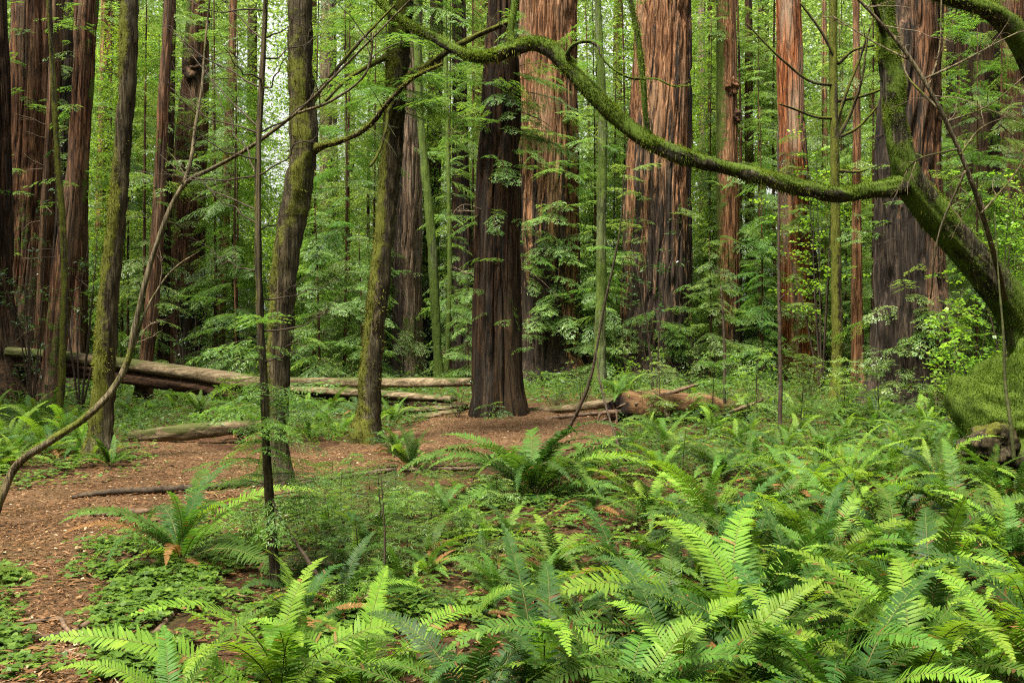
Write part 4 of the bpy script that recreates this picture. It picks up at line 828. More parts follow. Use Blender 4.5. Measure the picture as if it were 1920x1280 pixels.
SHAPES = [(80, -12, .05), (76, 15, -.06), (72, -20, .1), (84, -34, -.1), (68, 0, .03), (66, -48, .05), (56, -44, -.08), (62, -28, .06), (46, -24, -.05), (52, -58, .1), (38, -34, -.1), (74, -38, .04), (30, -26, .08), (70, -64, -.12), (60, -8, .06), (42, -2, -.05), (48, -46, .14), (34, -50, -.14), (64, -72, .08), (78, -15, .03), (55, -35, -.03)]
FR = {m: [] for m in range(4)}
for m in range(4):
    for k, (a, b, sd) in enumerate(SHAPES):
        if m == 3: a, b = a*0.55, b-25
        FR[m].append(frond(1.0, R(a+rg.normal(0, 3)), R(b+rg.normal(0, 6)), sd+rg.normal(0, .03), int(rg.integers(44, 54)), rg.uniform(.066, .088)*(0.75 if m == 3 else 1), rg, 'fern%d' % m))
FERNS = []
def fern(px, py, L, n, mixp, label=None, row=None, seed=None, D=None, tilt=0.0, azc=None, desc=None, flat=False):
    rg = np.random.default_rng(seed if seed is not None else int(px*7+py*13))
    if D: x, y = (px-960)/FPX*D, D
    else: x, y = G(px, py)
    z = float(gz(x, y))
    th = thing('sword_fern', label or '', 'fern', (x, y, z), 'sword ferns on the forest floor')
    mixp = np.array(mixp, float); mixp /= mixp.sum()
    n = int(n*1.35)
    if py > 970: L = L*1.16
    for k in range(n):
        m = rg.choice(4, p=mixp); a = (k+rg.uniform(-.35, .35))/n*6.283
        if azc is not None and rg.random() < 0.5: a = azc+rg.normal(0, 0.8)
        sh = rg.integers(5 if flat else 0, len(SHAPES)); s = L*rg.uniform(0.72, 1.12)*(0.85 if m == 3 else 1)
        o = link('frond', FR[m][sh], th, (rg.normal(0, .025), rg.normal(0, .025), 0.0), (rg.normal(0, .14), rg.normal(0, .10)+tilt, a), s)
        if m == 3: o['label'] = 'dried brown drooping frond'
    if py > 840 and n > 9:
        for k in range(int(rg.integers(3, 6))):
            o = link('frond', FR[3][rg.integers(0, len(SHAPES))], th, (0, 0, 0.02), (rg.normal(0, .2), rg.normal(.1, .15), rg.uniform(0, 6.283)), L*rg.uniform(.6, .85)); o['label'] = 'dried brown drooping frond'
    if not label:
        look = desc or ['dark green', 'mid green', 'bright yellow-green'][int(np.argmax(mixp[:3]))]
        FERNS.append((row, px if not D else 960+x/y*FPX, look, th))
    return th
DK, MD, BR, MX = (5, 4, .5, .8), (1, 6, 2, .6), (.2, 3, 6, .3), (2, 4, 3, .9)
# named ferns
fern(1000, 932, 1.5, 30, (3, 7, 1.2, .4), flat=True, label= 'big fountain-shaped fern spreading in the open below the central dark redwood', seed=1)
fern(1100, 905, 0.95, 18, (4, 6, 1, .4), flat=True, seed=15, label='wide low fern touching the right side of the fountain-shaped fern')
fern(768, 882, 0.75, 16, (3, 6, 1, .4), 'small fern on the path edge between the crooked mossy trunk and the fountain-shaped fern', seed=2)
fern(742, 846, 0.7, 13, (3, 5, .5, .4), 'little dark fern close right of the foot of the crooked mossy trunk', seed=3)
fern(338, 1054, 0.95, 14, (3, 6, 1.5, .1), 'lone open fern with arching fronds on the right side of the path', seed=4)
fern(540, 1345, 0.82, 15, (.2, 3, 6, 0), 'bright yellow-green fern at the bottom edge, lowest fern left of centre', seed=5)
fern(690, 1330, 0.72, 11, (.5, 4, 5, 0), 'bright fern with upright fronds on the bottom edge beside the dead stake', seed=6)
fern(1040, 1075, 0.66, 14, (.5, 4, 5, .2), 'bright upright fern standing alone in the gap below the fountain-shaped fern', seed=7)
fern(1385, 1235, 0.98, 24, (2, 5, 4, .7), 'large bright arching fern at the left front of the dense fern bank', seed=8)
fern(1868, 1300, 0.90, 17, (.5, 3, 6, .2), 'tall bright green fern filling the bottom right corner', seed=9)
fern(1490, 945, 0.95, 20, (1, 5, 4, .7), 'light green fern with long arching fronds in front of the bare pole', seed=10)
fern(1752, 925, 0.95, 18, (2, 5, 3, .4), 'tall fern with long hanging fronds just left of the mossy boulder', seed=11)
fern(1738, 800, 0.6, 13, (0, 2, 7, 0), 'compact glowing yellow-green fern at the foot of the charred right redwood', seed=12, D=17.5)
fern(1165, 745, 0.8, 14, (2, 6, 1, .3), 'small fern growing on top of the rotten stump', seed=13, D=18.6)
TREES  # (the stump fern sits on the stump top)
[o for o in C.objects if o.get('label', '').startswith('small fern growing on top')][0].location.z = float(P(1165, 745, 18.6)[2])
fern(1905, 868, 0.8, 13, (3, 5, 1, 0), 'bluish fern in front of the mossy boulder at the right edge', seed=14, D=10.0)
# rows of the fern bank and beds
for px, py, L, n, mx in [(890, 1400, .7, 12, DK), (1010, 1345, .78, 15, DK), (1160, 1400, .8, 14, MD), (1290, 1370, .8, 15, MX), (1450, 1350, .85, 16, DK), (1590, 1385, .85, 16, MX), (1700, 1330, .85, 17, BR), (1985, 1330, .85, 14, BR), (330, 1420, .6, 11, BR)]:
    fern(px, py, L, n, mx, row='lowest fern row along the bottom edge')
for px, py, L, n, mx in [(1250, 1215, .74, 15, DK), (1500, 1205, .8, 17, MX), (1610, 1185, .85, 18, MD), (1745, 1205, .85, 17, DK), (1935, 1190, .9, 16, BR), (650, 1165, .55, 11, MX), (560, 1185, .5, 10, MD), (880, 1175, .45, 9, DK), (1090, 1195, .5, 11, DK)]:
    fern(px, py, L, n, mx, row='second fern row above the bottom edge')
for px, py, L, n, mx in [(1170, 1095, .66, 14, DK), (1310, 1095, .85, 17, MX), (1420, 1080, .88, 17, DK), (1545, 1090, .85, 17, MD), (1670, 1075, .85, 17, DK), (1790, 1095, .85, 16, MX), (1900, 1075, .85, 15, MX), (690, 1040, .5, 12, DK), (920, 1050, .48, 10, MD), (800, 1075, .42, 9, MD)]:
    fern(px, py, L, n, mx, row='third fern row above the bottom edge')
for px, py, L, n, mx in [(1215, 990, .78, 15, MD), (1340, 1005, .86, 17, BR), (1440, 1000, .8, 15, DK), (1575, 1000, .88, 17, MX), (1690, 995, .88, 16, DK), (1810, 1000, .85, 16, MD), (1900, 985, .85, 14, MD), (1110, 965, .55, 11, DK), (840, 975, .4, 9, MD)]:
    fern(px, py, L, n, mx, row='fern row level with the boulder foot')
for px, py, L, n, mx in [(1240, 900, .75, 14, MD), (1350, 905, .85, 15, DK), (1595, 915, .9, 17, BR), (1668, 905, .9, 16, MD), (1840, 925, .8, 14, DK), (1415, 885, .8, 14, MD), (1545, 880, .8, 15, MX)]:
    fern(px, py, L, n, mx, row='fern row beside the fountain-shaped fern')
rg = np.random.default_rng(402)
for k in range(19):
    fern(1170+k*41+rg.uniform(-14, 14), rg.uniform(818, 858), rg.uniform(.6, .85), int(rg.integers(11, 15)), [MD, DK, BR, MD][int(rg.integers(0, 4))], row='fern row behind the right-hand fern bank')
for k in range(19):
    fern(1160+k*40+rg.uniform(-14, 14), rg.uniform(778, 806), rg.uniform(.6, .95), int(rg.integers(9, 13)), [MD, DK, BR, MD][int(rg.integers(0, 4))], row='farthest fern row before the right-hand redwoods')
for k in range(17):
    px = -20+k*43+rg.uniform(-12, 12)
    fern(px, rg.uniform(772, 796), rg.uniform(.75, 1.1), int(rg.integers(10, 14)), [MD, DK, BR, MD][int(rg.integers(0, 4))], row='upper fern row under the fallen log')
for px, py in [(700, 812), (735, 800), (430, 790), (480, 808), (540, 800), (600, 795), (205, 880), (150, 860), (90, 858), (-20, 880), (18, 838), (70, 826), (128, 832), (-40, 850), (30, 872), (455, 826), (520, 822), (580, 824), (640, 815), (250, 800), (140, 800)]:
    fern(px, py, rg.uniform(.75, 1.0) if px < 200 else rg.uniform(.55, .75), int(rg.integers(11, 15)), [MD, BR, MX][int(rg.integers(0, 3))], row='lower fern row between log and path')

# ------------------------------------------------------------------ low feathery seedlings, clover, litter
SEEDL = []
def seedling(px, py, h, rgs, label, D=None, mat='needle', pal=0.6, nb=None, lod=0):
    rg = np.random.default_rng(rgs); x, y = G(px, py) if not D else ((px-960)/FPX*D, D); b = np.array([x, y, float(gz(x, y))])
    th = thing('conifer_seedling', label, 'seedling', b, 'low feathery conifer seedlings')
    top = b+np.array([rg.normal(0, .05), rg.normal(0, .05), h]); g = Geo()
    tube(g, [b-np.array([0, 0, .03]), (b+top)/2+rg.normal(0, .012, 3), top], [.007*h+.003, .005*h+.002, .0015], 6, 14)
    link('stem', g.mesh('stem', M['twig'], b, smooth=True), th)
    bs = []
    for k in range(nb or int(10+16*h)):
        f = rg.uniform(0.15, 1.0); a = rg.uniform(0, 6.283)
        bs.append((b*(1-f)+top*f, (math.cos(a), math.sin(a), rg.uniform(0.0, 0.5)), (0.22+0.32*(1-f))*rg.uniform(0.7, 1.2)*max(.7, h**.5)))
    foliage('crown', bs, th, b, mat, lod, rgs, 0.4, 0.42, 0.002, pal); return th
seedling(720, 1020, .62, 501, 'dark-stemmed feathery seedling with a bare spike, in the clearing left of the bright upright fern')
seedling(640, 985, .5, 502, 'feathery seedling growing right of the dark conifer sapling')
seedling(625, 945, .42, 503, 'feathery seedling right of the foot of the bowed mossy trunk')
seedling(690, 960, .42, 504, 'low spreading feathery seedling between the bowed trunk and the small path-edge fern')
seedling(800, 1010, .36, 505, 'low feathery seedling on the brown litter patch left of the bright upright fern')
seedling(470, 1010, .5, 506, 'thin feathery seedling just left of the dark conifer sapling')
seedling(716, 1160, .85, 507, 'leafless-looking dark spike seedling rising between the front-left ferns', nb=7)
seedling(880, 925, .3, 508, 'tiny feathery seedling left of the fountain-shaped fern')
seedling(560, 1010, .45, 509, 'bushy feathery seedling in front of the leaning dark stem')
seedling(1280, 905, .55, 510, 'feathery seedling hidden among ferns right of the fountain-shaped fern')
seedling(675, 1075, .4, 511, 'feathery seedling on the clover below the clearing')

rg = np.random.default_rng(520); LAB = ['wispy', 'spreading', 'bushy', 'leggy']
for k, (px, py, h) in enumerate([(585, 985, .4), (660, 930, .45), (745, 955, .4), (770, 985, .3), (830, 960, .35), (620, 1030, .45), (690, 1005, .35), (850, 1020, .3), (455, 1040, .35), (930, 960, .3), (1090, 935, .35), (760, 1060, .35), (590, 1075, .35), (880, 1085, .3)]):
    o = seedling(px, py, h, 521+k, 'x', mat='needle' if k % 3 else 'needlepale', nb=int(22+14*h)); SEEDL.append((px, o))
SEEDL.sort(key=lambda q: q[0])
for k, (px, o) in enumerate(SEEDL): o['label'] = '%s from left of the little feathery seedlings in the clearing' % 'first second third fourth fifth sixth seventh eighth ninth tenth eleventh twelfth thirteenth fourteenth'.split()[k]
for k, (px, py, L) in enumerate([(600, 1010, .42), (730, 985, .4), (880, 1000, .42), (660, 1060, .42), (800, 1040, .4), (945, 1010, .45), (1030, 1140, .4), (470, 1050, .35), (860, 930, .42), (1000, 1120, .45), (760, 1120, .4), (930, 1120, .42)]):
    fern(px, py, L, 10, [MD, DK, MX][k % 3], row='scatter of small ferns in the clearing')

def inpx(poly, n, rg, ymin=4.2, ymax=24, jit=0.0):
    """uniform ground samples whose photo position lies in the polygon"""
    out = []; tot = 0
    py = np.array([p[1] for p in poly]); d1 = CAMZ*FPX/(max(py.max(), 650)-640); d0 = min(CAMZ*FPX/(max(py.min(), 645)-640), 60)
    while tot < n:
        y = rg.uniform(max(d1*0.95, 3.4), d0*1.02, n*2); x = rg.uniform(-0.6, 0.6, n*2)*y
        px, pz = to_px(x, y); k = pip(px+rg.normal(0, jit, len(px)), pz+rg.normal(0, jit*.5, len(px)), poly); out.append(np.column_stack([x[k], y[k]])); tot += k.sum()
        if len(out) > 60: break
    return np.concatenate(out)[:n]
rg = np.random.default_rng(601)
def oxalis(polys, name, label_kind='stuff'):
    L = Leaves()
    for poly, n, s in polys:
        q = inpx(poly, n*2, rg, jit=24); dens = vn(q[:, 0]*2.2+7, q[:, 1]*2.2, 61)*0.7+vn(q[:, 0]*7, q[:, 1]*7, 62)*0.3
        q = q[dens > rg.uniform(0.32, 0.66, len(q))][:n]; k = len(q); dens2 = vn(q[:, 0]*5, q[:, 1]*5, 67)
        h = rg.uniform(.015, .075, k)*s*(.5+dens2); c = np.column_stack([q, gz(q[:, 0], q[:, 1])+h+0.01])
        a0 = rg.uniform(0, 6.28, k); tn = np.clip(rg.normal(.45, .2, k), 0, 1); nn = norm(np.column_stack([rg.normal(0, .28, (k, 2)), np.ones(k)]))
        for j in range(3):
            a = a0+j*2.094; d = np.column_stack([np.cos(a), np.sin(a), rg.uniform(-.35, .1, k)])
            ln = rg.uniform(.016, .042, k)*s*np.clip(.7+dens2[:k]*.6, .6, 1.3); L.add(c, d, nn, ln, ln*1.15, tn)
    g = Geo(); L.to(g, 0, 0.05); return tag(link(name, g.mesh(name, M['oxalis'])), kind='stuff')
oxalis([([(170, 1300), (185, 1130), (150, 1080), (180, 1020), (330, 975), (500, 1020), (640, 1080), (900, 1120), (1000, 1200), (950, 1300)], 6500, 1.0),
        ([(-200, 1300), (60, 1300), (110, 1270), (20, 1225), (30, 1110), (40, 1080), (-200, 1060)], 1600, 1.0),
        ([(-100, 905), (60, 895), (140, 880), (285, 868), (230, 845), (100, 850), (-100, 860)], 2400, 1.3),
        ([(430, 960), (900, 930), (1200, 900), (1250, 1000), (1100, 1100), (600, 1060)], 2400, 1.2),
        ([(1150, 1300), (1100, 1100), (1250, 900), (1920, 850), (1920, 1300)], 4500, 1.1)], 'oxalis_cover')
L = Leaves()   # taller mixed ground cover further off
for poly, n, s in [([(1150, 900), (1140, 760), (1920, 745), (1920, 900)], 9000, 1.0), ([(-100, 850), (-100, 745), (700, 735), (860, 790), (660, 830), (300, 810), (200, 850)], 9000, 1.0), ([(-100, 760), (-100, 690), (2020, 690), (2020, 760)], 26000, 1.7)]:
    q = inpx(poly, n, rg, 4, 60)
    pm = path_mask(q[:, 0], q[:, 1]); q = q[~pm]; k = len(q)
    h = rg.uniform(.02, .42, k)**1.3*s*(0.3+vn(q[:, 0]*1.1, q[:, 1]*1.1, 66)); c = np.column_stack([q, gz(q[:, 0], q[:, 1])+h])
    for j in range(4):
        a = rg.uniform(0, 6.28, k); d = np.column_stack([np.cos(a), np.sin(a), rg.uniform(-.3, .5, k)]); ln = rg.uniform(.04, .10, k)*s
        L.add(c+rg.normal(0, .04*s, (k, 3)), d, norm(np.column_stack([rg.normal(0, .5, (k, 2)), np.ones(k)])), ln, ln*0.45, np.clip(rg.normal(.4, .2, k), 0, 1))
g = Geo(); L.to(g); tag(link('ground_cover', g.mesh('ground_cover', M['needle'])), kind='stuff')
L = Leaves()
def chips(q, l0, l1, asp, tone, lift=0.01, tilt=.25):
    k = len(q); a = rg.uniform(0, 6.28, k); d = np.column_stack([np.cos(a), np.sin(a), rg.normal(0, .12, k)])
    ln = np.exp(rg.uniform(math.log(l0), math.log(l1), k)); pmz = np.where(path_mask(q[:, 0], q[:, 1]), 0.02, 0.006)
    L.add(np.column_stack([q, gz(q[:, 0], q[:, 1])+pmz+rg.uniform(0, lift, k)]), d, norm(np.column_stack([rg.normal(0, tilt, (k, 2)), np.ones(k)])), ln, np.clip(ln*rg.uniform(asp*.5, asp*1.5, k), .003, .05), np.clip(tone+rg.normal(0, .2, k), 0, 1))
BIG = [(-300, 1420), (2200, 1420), (2200, 830), (1150, 780), (800, 775), (-300, 850)]
chips(inpx(PATH, 30000, rg, 3.5, 24), .015, .07, .22, .5)
chips(inpx(PATH, 2500, rg, 3.5, 24), .06, .22, .05, .55, .02)
chips(inpx(PATH, 900, rg, 3.5, 24), .03, .06, .6, .9, .015)
chips(inpx(BIG, 26000, rg, 3.5, 24), .02, .09, .18, .3)
chips(inpx(BIG, 1800, rg, 3.5, 24), .08, .3, .04, .45, .03)
chips(inpx([(1150, 800), (1160, 735), (1400, 720), (1420, 790)], 2500, rg, 3.5, 40), .05, .22, .12, .4, .12, .6)
chips(inpx(BIG, 9000, rg, 3.5, 15), .02, .10, .2, .42, .05, .5)
chips(inpx(PATH, 500, rg, 3.5, 24), .15, .4, .035, .4, .02)
g = Geo(); L.to(g, 0, .15); tag(link('leaf_litter', g.mesh('leaf_litter', M['litter'])), kind='stuff')

# ------------------------------------------------------------------ sprays growing on the redwoods and crowns of the slim trees
def sprouts(key, name, spots, mat='needle', lod=1, seed=0, wide=.42, droop=.45, tone=.55):
    """spots: (px, py, n, length, spreadpx) - sprays rooted on the trunk nearest that place"""
    t = TREES[key]; rg = np.random.default_rng(seed); bs = []; D = t['D']
    for px, py, n, ln, sp in spots:
        for k in range(n):
            y_ = py+rg.normal(0, sp*.6); c = on(t, y_); r = np.interp(c[2], t['pts'][:, 2], t['rad']); x_ = px+rg.normal(0, sp*.5)
            off = np.clip(((x_-960)/FPX*D-c[0])/max(r, .02), -1, 1); a = -math.acos(off) if r > .02 else rg.uniform(0, 6.28)
            nrm = np.array([math.cos(a), math.sin(a), 0]); d = nrm+rg.normal(0, .45, 3); d[2] = rg.uniform(-.25, .35)
            bs.append((c+nrm*r*.92, d, ln*rg.uniform(.55, 1.25)))
    return foliage(name, bs, t['th'], t['base'], mat, lod, seed, droop, wide, .006, tone)
sprouts('centre', 'sprouts', [(900, 130, 5, 1.0, 40), (930, 175, 10, .9, 35), (975, 150, 6, 1.0, 25), (960, 230, 8, .9, 30), (905, 240, 6, .8, 30), (985, 240, 7, 1.2, 20), (930, 330, 4, .6, 40), (970, 420, 3, .7, 40), (895, 520, 3, .6, 40), (925, 760, 6, .4, 20), (945, 60, 8, 1.0, 30), (910, 400, 6, .7, 30), (950, 300, 6, .7, 30), (930, 600, 4, .5, 40)], lod=3, seed=701)
sprouts('b1', 'sprouts', [(1060, 235, 9, 1.3, 25), (1000, 300, 6, 1.2, 30), (1040, 420, 16, 1.4, 45), (1060, 500, 22, 1.5, 50), (1030, 580, 18, 1.4, 45), (1080, 620, 10, 1.3, 30), (1060, 690, 10, 1.0, 40)], 'needlepale', seed=702)
sprouts('b1', 'hanging_sprays', [(1070, 160, 6, 1.3, 40), (985, 240, 8, 1.3, 30), (1050, 330, 8, 1.5, 40), (1000, 480, 12, 1.5, 40), (1085, 560, 10, 1.4, 30)], 'needle', seed=750)
sprouts('b2', 'hanging_sprays', [(1180, 480, 8, 1.4, 40), (1280, 560, 10, 1.4, 40), (1220, 610, 12, 1.4, 40), (1290, 690, 8, 1.3, 30), (1180, 690, 10, 1.4, 40)], 'needle', seed=751)
sprouts('r16', 'hanging_sprays', [(1660, 430, 5, .9, 40), (1680, 610, 8, 1.0, 40), (1740, 620, 6, .9, 40), (1660, 720, 8, .8, 30)], 'needle', seed=752)
sprouts('r13', 'hanging_sprays', [(1530, 470, 10, 1.4, 50), (1480, 600, 12, 1.4, 50), (1545, 690, 10, 1.3, 30), (1510, 330, 8, 1.4, 30)], 'needlepale', seed=753)
sprouts('b2', 'sprouts', [(1200, 340, 5, 1.2, 30), (1190, 420, 6, 1.2, 40), (1270, 400, 4, 1.0, 40), (1180, 620, 8, 1.3, 40), (1260, 660, 12, 1.3, 45), (1200, 700, 8, 1.1, 40)], 'needlepale', seed=703)
sprouts('r13', 'sprouts', [(1490, 290, 12, 1.4, 30), (1510, 370, 16, 1.5, 30), (1480, 430, 8, 1.3, 40), (1500, 540, 14, 1.3, 45), (1520, 640, 16, 1.3, 40), (1480, 690, 8, 1.2, 30)], 'needle', seed=704)
sprouts('r12', 'sprouts', [(1360, 330, 6, 1.1, 30), (1350, 560, 8, 1.2, 30), (1370, 640, 14, 1.2, 40), (1360, 700, 8, 1.1, 30)], 'needlepale', seed=705)
sprouts('r16', 'sprouts', [(1680, 540, 5, .8, 30), (1720, 590, 6, .8, 30), (1690, 660, 8, .8, 40), (1740, 680, 6, .7, 30), (1700, 300, 4, .7, 40)], 'needlepale', seed=706)
sprouts('r7', 'sprouts', [(365, 40, 8, 1.2, 20), (350, 240, 12, 1.3, 30), (370, 300, 6, 1.1, 30), (345, 480, 5, 1.1, 40), (380, 580, 6, 1.0, 40)], 'needle', seed=707)
sprouts('r6', 'sprouts', [(300, 330, 6, .9, 40), (290, 120, 6, .9, 50), (285, 600, 4, .6, 40)], 'needle', seed=708)
sprouts('r10', 'sprouts', [(765, 240, 8, 1.1, 40), (760, 640, 6, 1.0, 40)], 'needlepale', seed=709)
sprouts('r11', 'sprouts', [(810, 200, 10, 1.3, 60), (805, 330, 12, 1.3, 50), (815, 450, 8, 1.2, 50)], 'needlepale', seed=710)
sprouts('r8', 'sprouts', [(425, 150, 6, 1.2, 60), (420, 380, 6, 1.1, 60), (412, 560, 8, 1.1, 60)], 'needle', seed=711)
sprouts('r17', 'sprouts', [(1850, 120, 14, 1.3, 70), (1845, 300, 16, 1.3, 70), (1850, 450, 12, 1.2, 60), (1850, 600, 10, 1.2, 60)], 'needle', seed=712)
sprouts('r17b', 'sprouts', [(1900, 100, 12, 1.4, 70), (1895, 280, 12, 1.4, 70), (1890, 450, 10, 1.3, 60)], 'needle', seed=713)
sprouts('r15', 'sprouts', [(1606, 120, 8, 1.2, 60), (1606, 300, 10, 1.2, 60), (1607, 460, 8, 1.1, 50)], 'needlepale', seed=714)
sprouts('r2b', 'sprouts', [(115, 150, 12, 1.2, 60), (112, 260, 10, 1.1, 50), (110, 330, 8, .9, 50)], 'needlepale', seed=715)
sprouts('r3b', 'sprouts', [(150, 60, 8, 1.2, 60), (148, 220, 8, 1.1, 60), (146, 340, 6, .9, 50)], 'needle', seed=730)
sprouts('r6b', 'sprouts', [(318, 60, 12, 1.4, 60), (312, 220, 12, 1.4, 60), (310, 380, 10, 1.2, 60), (306, 560, 10, 1.1, 60)], 'needlepale', seed=731)
sprouts('r8b', 'sprouts', [(616, 100, 12, 1.8, 70), (617, 280, 12, 1.8, 70), (618, 460, 14, 1.7, 60), (618, 600, 10, 1.5, 50)], 'needlepale', seed=732)
sprouts('r11b', 'sprouts', [(862, 120, 12, 1.5, 60), (863, 260, 12, 1.5, 60), (864, 380, 10, 1.3, 60)], 'needlepale', seed=733)
sprouts('r14', 'sprouts', [(1404, 100, 10, 1.4, 60), (1405, 260, 12, 1.4, 60), (1406, 420, 12, 1.4, 60), (1407, 560, 10, 1.2, 50)], 'needlepale', seed=734)
sprouts('r17c', 'sprouts', [(1796, 80, 10, 1.4, 60), (1796, 260, 12, 1.3, 60), (1797, 420, 12, 1.3, 60), (1798, 560, 8, 1.2, 50)], 'needle', seed=735)
sprouts('r14b', 'sprouts', [(1318, 120, 10, 1.6, 60), (1319, 300, 12, 1.6, 60), (1320, 460, 12, 1.5, 60), (1321, 600, 8, 1.3, 50)], 'needlepale', seed=736)
sprouts('r2', 'sprouts', [(60, 60, 5, 1.1, 50), (80, 180, 5, 1.0, 40), (40, 330, 4, .9, 40), (50, 520, 4, .8, 40)], 'needle', seed=760)
sprouts('r3', 'sprouts', [(160, 60, 6, 1.0, 40), (150, 200, 5, .9, 40), (135, 350, 4, .8, 40)], 'needle', seed=761)
sprouts('r12', 'hanging_sprays', [(1362, 60, 5, 1.3, 40), (1364, 420, 6, 1.2, 40), (1366, 500, 8, 1.2, 40)], 'needle', seed=762)
sprouts('r16', 'upper_sprays', [(1740, 60, 6, 1.0, 40), (1750, 180, 6, 1.0, 50), (1755, 320, 5, .9, 40)], 'needle', seed=763)
sprouts('a2', 'crown', [(1125, 60, 5, 1.2, 60), (1128, 220, 4, 1.0, 60), (1126, 480, 4, .9, 60)], 'needle', seed=716)
sprouts('r5', 'sprouts', [(195, 120, 10, 1.6, 50), (190, 300, 8, 1.4, 50), (185, 450, 6, 1.3, 50), (182, 560, 8, 1.3, 40)], 'needlepale', seed=717)
# feathery crown hanging from the crooked mossy trunk
t = TREES['m2']; rg = np.random.default_rng(720); bs = []
for k in range(64):
    py = rg.uniform(-260, 215); c = on(t, py); a = rg.choice([rg.uniform(-.9, .35), rg.uniform(math.pi-.2, math.pi+.8), rg.uniform(-2.2, -.9)], p=[.55, .25, .2])
    bs.append((c, (math.cos(a), math.sin(a), rg.uniform(-.25, .2)), rg.uniform(.6, 1.5)))
foliage('crown', bs, t['th'], t['base'], 'needle', 3, 721, .55, .36, .006, .65)
t = TREES['m1']; bs = []
for py, a, ln in [(40, .4, .5), (60, -.5, .5), (110, -2.6, .4), (150, -.2, .4), (620, -.5, .4), (700, -2.4, .35), (770, -.6, .5), (800, -2.9, .4), (830, -.2, .5), (860, -1.6, .3), (740, .1, .45), (790, -1.2, .4)]:
    c = on(t, py); bs.append((c+np.array([math.cos(a), math.sin(a), 0])*.1, (math.cos(a), math.sin(a), .1), ln))
foliage('crown', bs, t['th'], t['base'], 'needle', 0, 722, .4, .4, .003, .6)

# broadleaf sprigs: thin stems with scattered leaves
def shrub(px, py, D, w, h, n, lsz, seed, label, mat='broad', name='leafy_shrub', group='leafy understorey shrubs', nst=5, asp=.5, fill=1.0, z0=0.1):
    rg = np.random.default_rng(seed); x = (px-960)/FPX*D; b = np.array([x, D, float(gz(x, D))])
    th = thing(name, label, 'shrub', b, group); g = Geo(); L = Leaves()
    for k in range(nst):
        top = b+np.array([rg.uniform(-w, w), rg.uniform(-w, w)*.7, h*rg.uniform(.55, 1.0)])
        mid = (b+top)/2+np.array([rg.normal(0, w*.12), rg.normal(0, w*.12), h*.08])
        pp = catmull(np.array([b-np.array([0, 0, .04]), mid, top]), 14); tube(g, pp, np.linspace(.004+.0035*h, .0015, 14), 5, 16, mi=1)
        for q in range(int(n/nst/12)):
            f = rg.uniform(z0, 1.0); c = np.array([np.interp(f*13, np.arange(14), pp[:, j]) for j in range(3)])
            d = norm(np.array([rg.normal(), rg.normal(), rg.uniform(-.1, .5)])); ln = rg.uniform(.3, .8)*w*(.6 if f > .8 else 1)
            tube(g, [c, c+d*ln*.5, c+d*ln-np.array([0, 0, ln*.15])], [.003, .002, .001], 3, 5, mi=1)
            m = 12; u = rg.uniform(.2, 1, m); pos = c+d*(ln*u)[:, None]-np.array([0, 0, 1])*(ln*.15*u**2)[:, None]+rg.normal(0, lsz*.3, (m, 3))
            dd = norm(d*.4+rg.normal(0, .8, (m, 3))*np.array([1, 1, .45])); s_ = lsz*rg.uniform(.6, 1.3, m)
            L.add(pos, dd, norm(np.column_stack([rg.normal(0, .45, (m, 2)), np.ones(m)])), s_, s_*asp, np.clip(rg.normal(.5, .2)+rg.normal(0, .12, m), 0, 1))
    L.to(g); link('foliage', g.mesh('foliage', [M[mat], M['twig']], b), th); return th
shrub(60, 500, 22, 1.0, 5.6, 420, .11, 801, 'glossy bay sprigs hanging in front of the broad left redwood', 'bay', 'bay_sapling', asp=.34, z0=.5)
shrub(150, 520, 21, .9, 6.2, 360, .11, 802, 'glossy bay sprigs in front of the slim leaning left redwood', 'bay', 'bay_sapling', asp=.34, z0=.5)
shrub(60, 640, 24, .8, 3.4, 260, .11, 803, 'glossy bay sapling standing behind the fallen log at far left', 'bay', 'bay_sapling', asp=.34)
shrub(350, 650, 26, .9, 3.8, 420, .10, 804, 'glossy leaved sapling in front of the foot of the burled redwood', 'bay', 'bay_sapling', asp=.36)
shrub(1230, 560, 24, 1.0, 5.2, 420, .12, 805, 'bay sapling with a few yellow leaves in front of the widest redwood', 'bay', 'bay_sapling', asp=.3, z0=.4)
shrub(1840, 720, 15, .9, 2.6, 800, .075, 806, 'bright green vine maple shrub behind the mossy boulder', 'broad', 'vine_maple_shrub', asp=.8)
shrub(1790, 700, 18, .9, 3.6, 800, .075, 807, 'bright leafy shrub at the right foot of the charred right redwood', 'broad', 'vine_maple_shrub', asp=.8)
shrub(1900, 500, 16, 1.1, 5.0, 900, .07, 808, 'tall leafy shrub behind the leaning maple trunk at the right edge', 'broad', 'vine_maple_shrub', asp=.8, z0=.4)
shrub(1540, 250, 29, 1.5, 9.5, 1500, .10, 809, 'tall bright green broadleaf sapling behind the slim dark mossy tree', 'broad', 'vine_maple_shrub', asp=.85, z0=.35, nst=6)
shrub(1200, 760, 21, .6, 1.2, 500, .05, 810, 'low leafy bush between the rotten stump and the widest redwood', 'needle', 'huckleberry_bush')
shrub(860, 800, 19, .45, .8, 400, .04, 811, 'small dark bush tucked against the left foot of the central dark redwood', 'bay', 'huckleberry_bush')

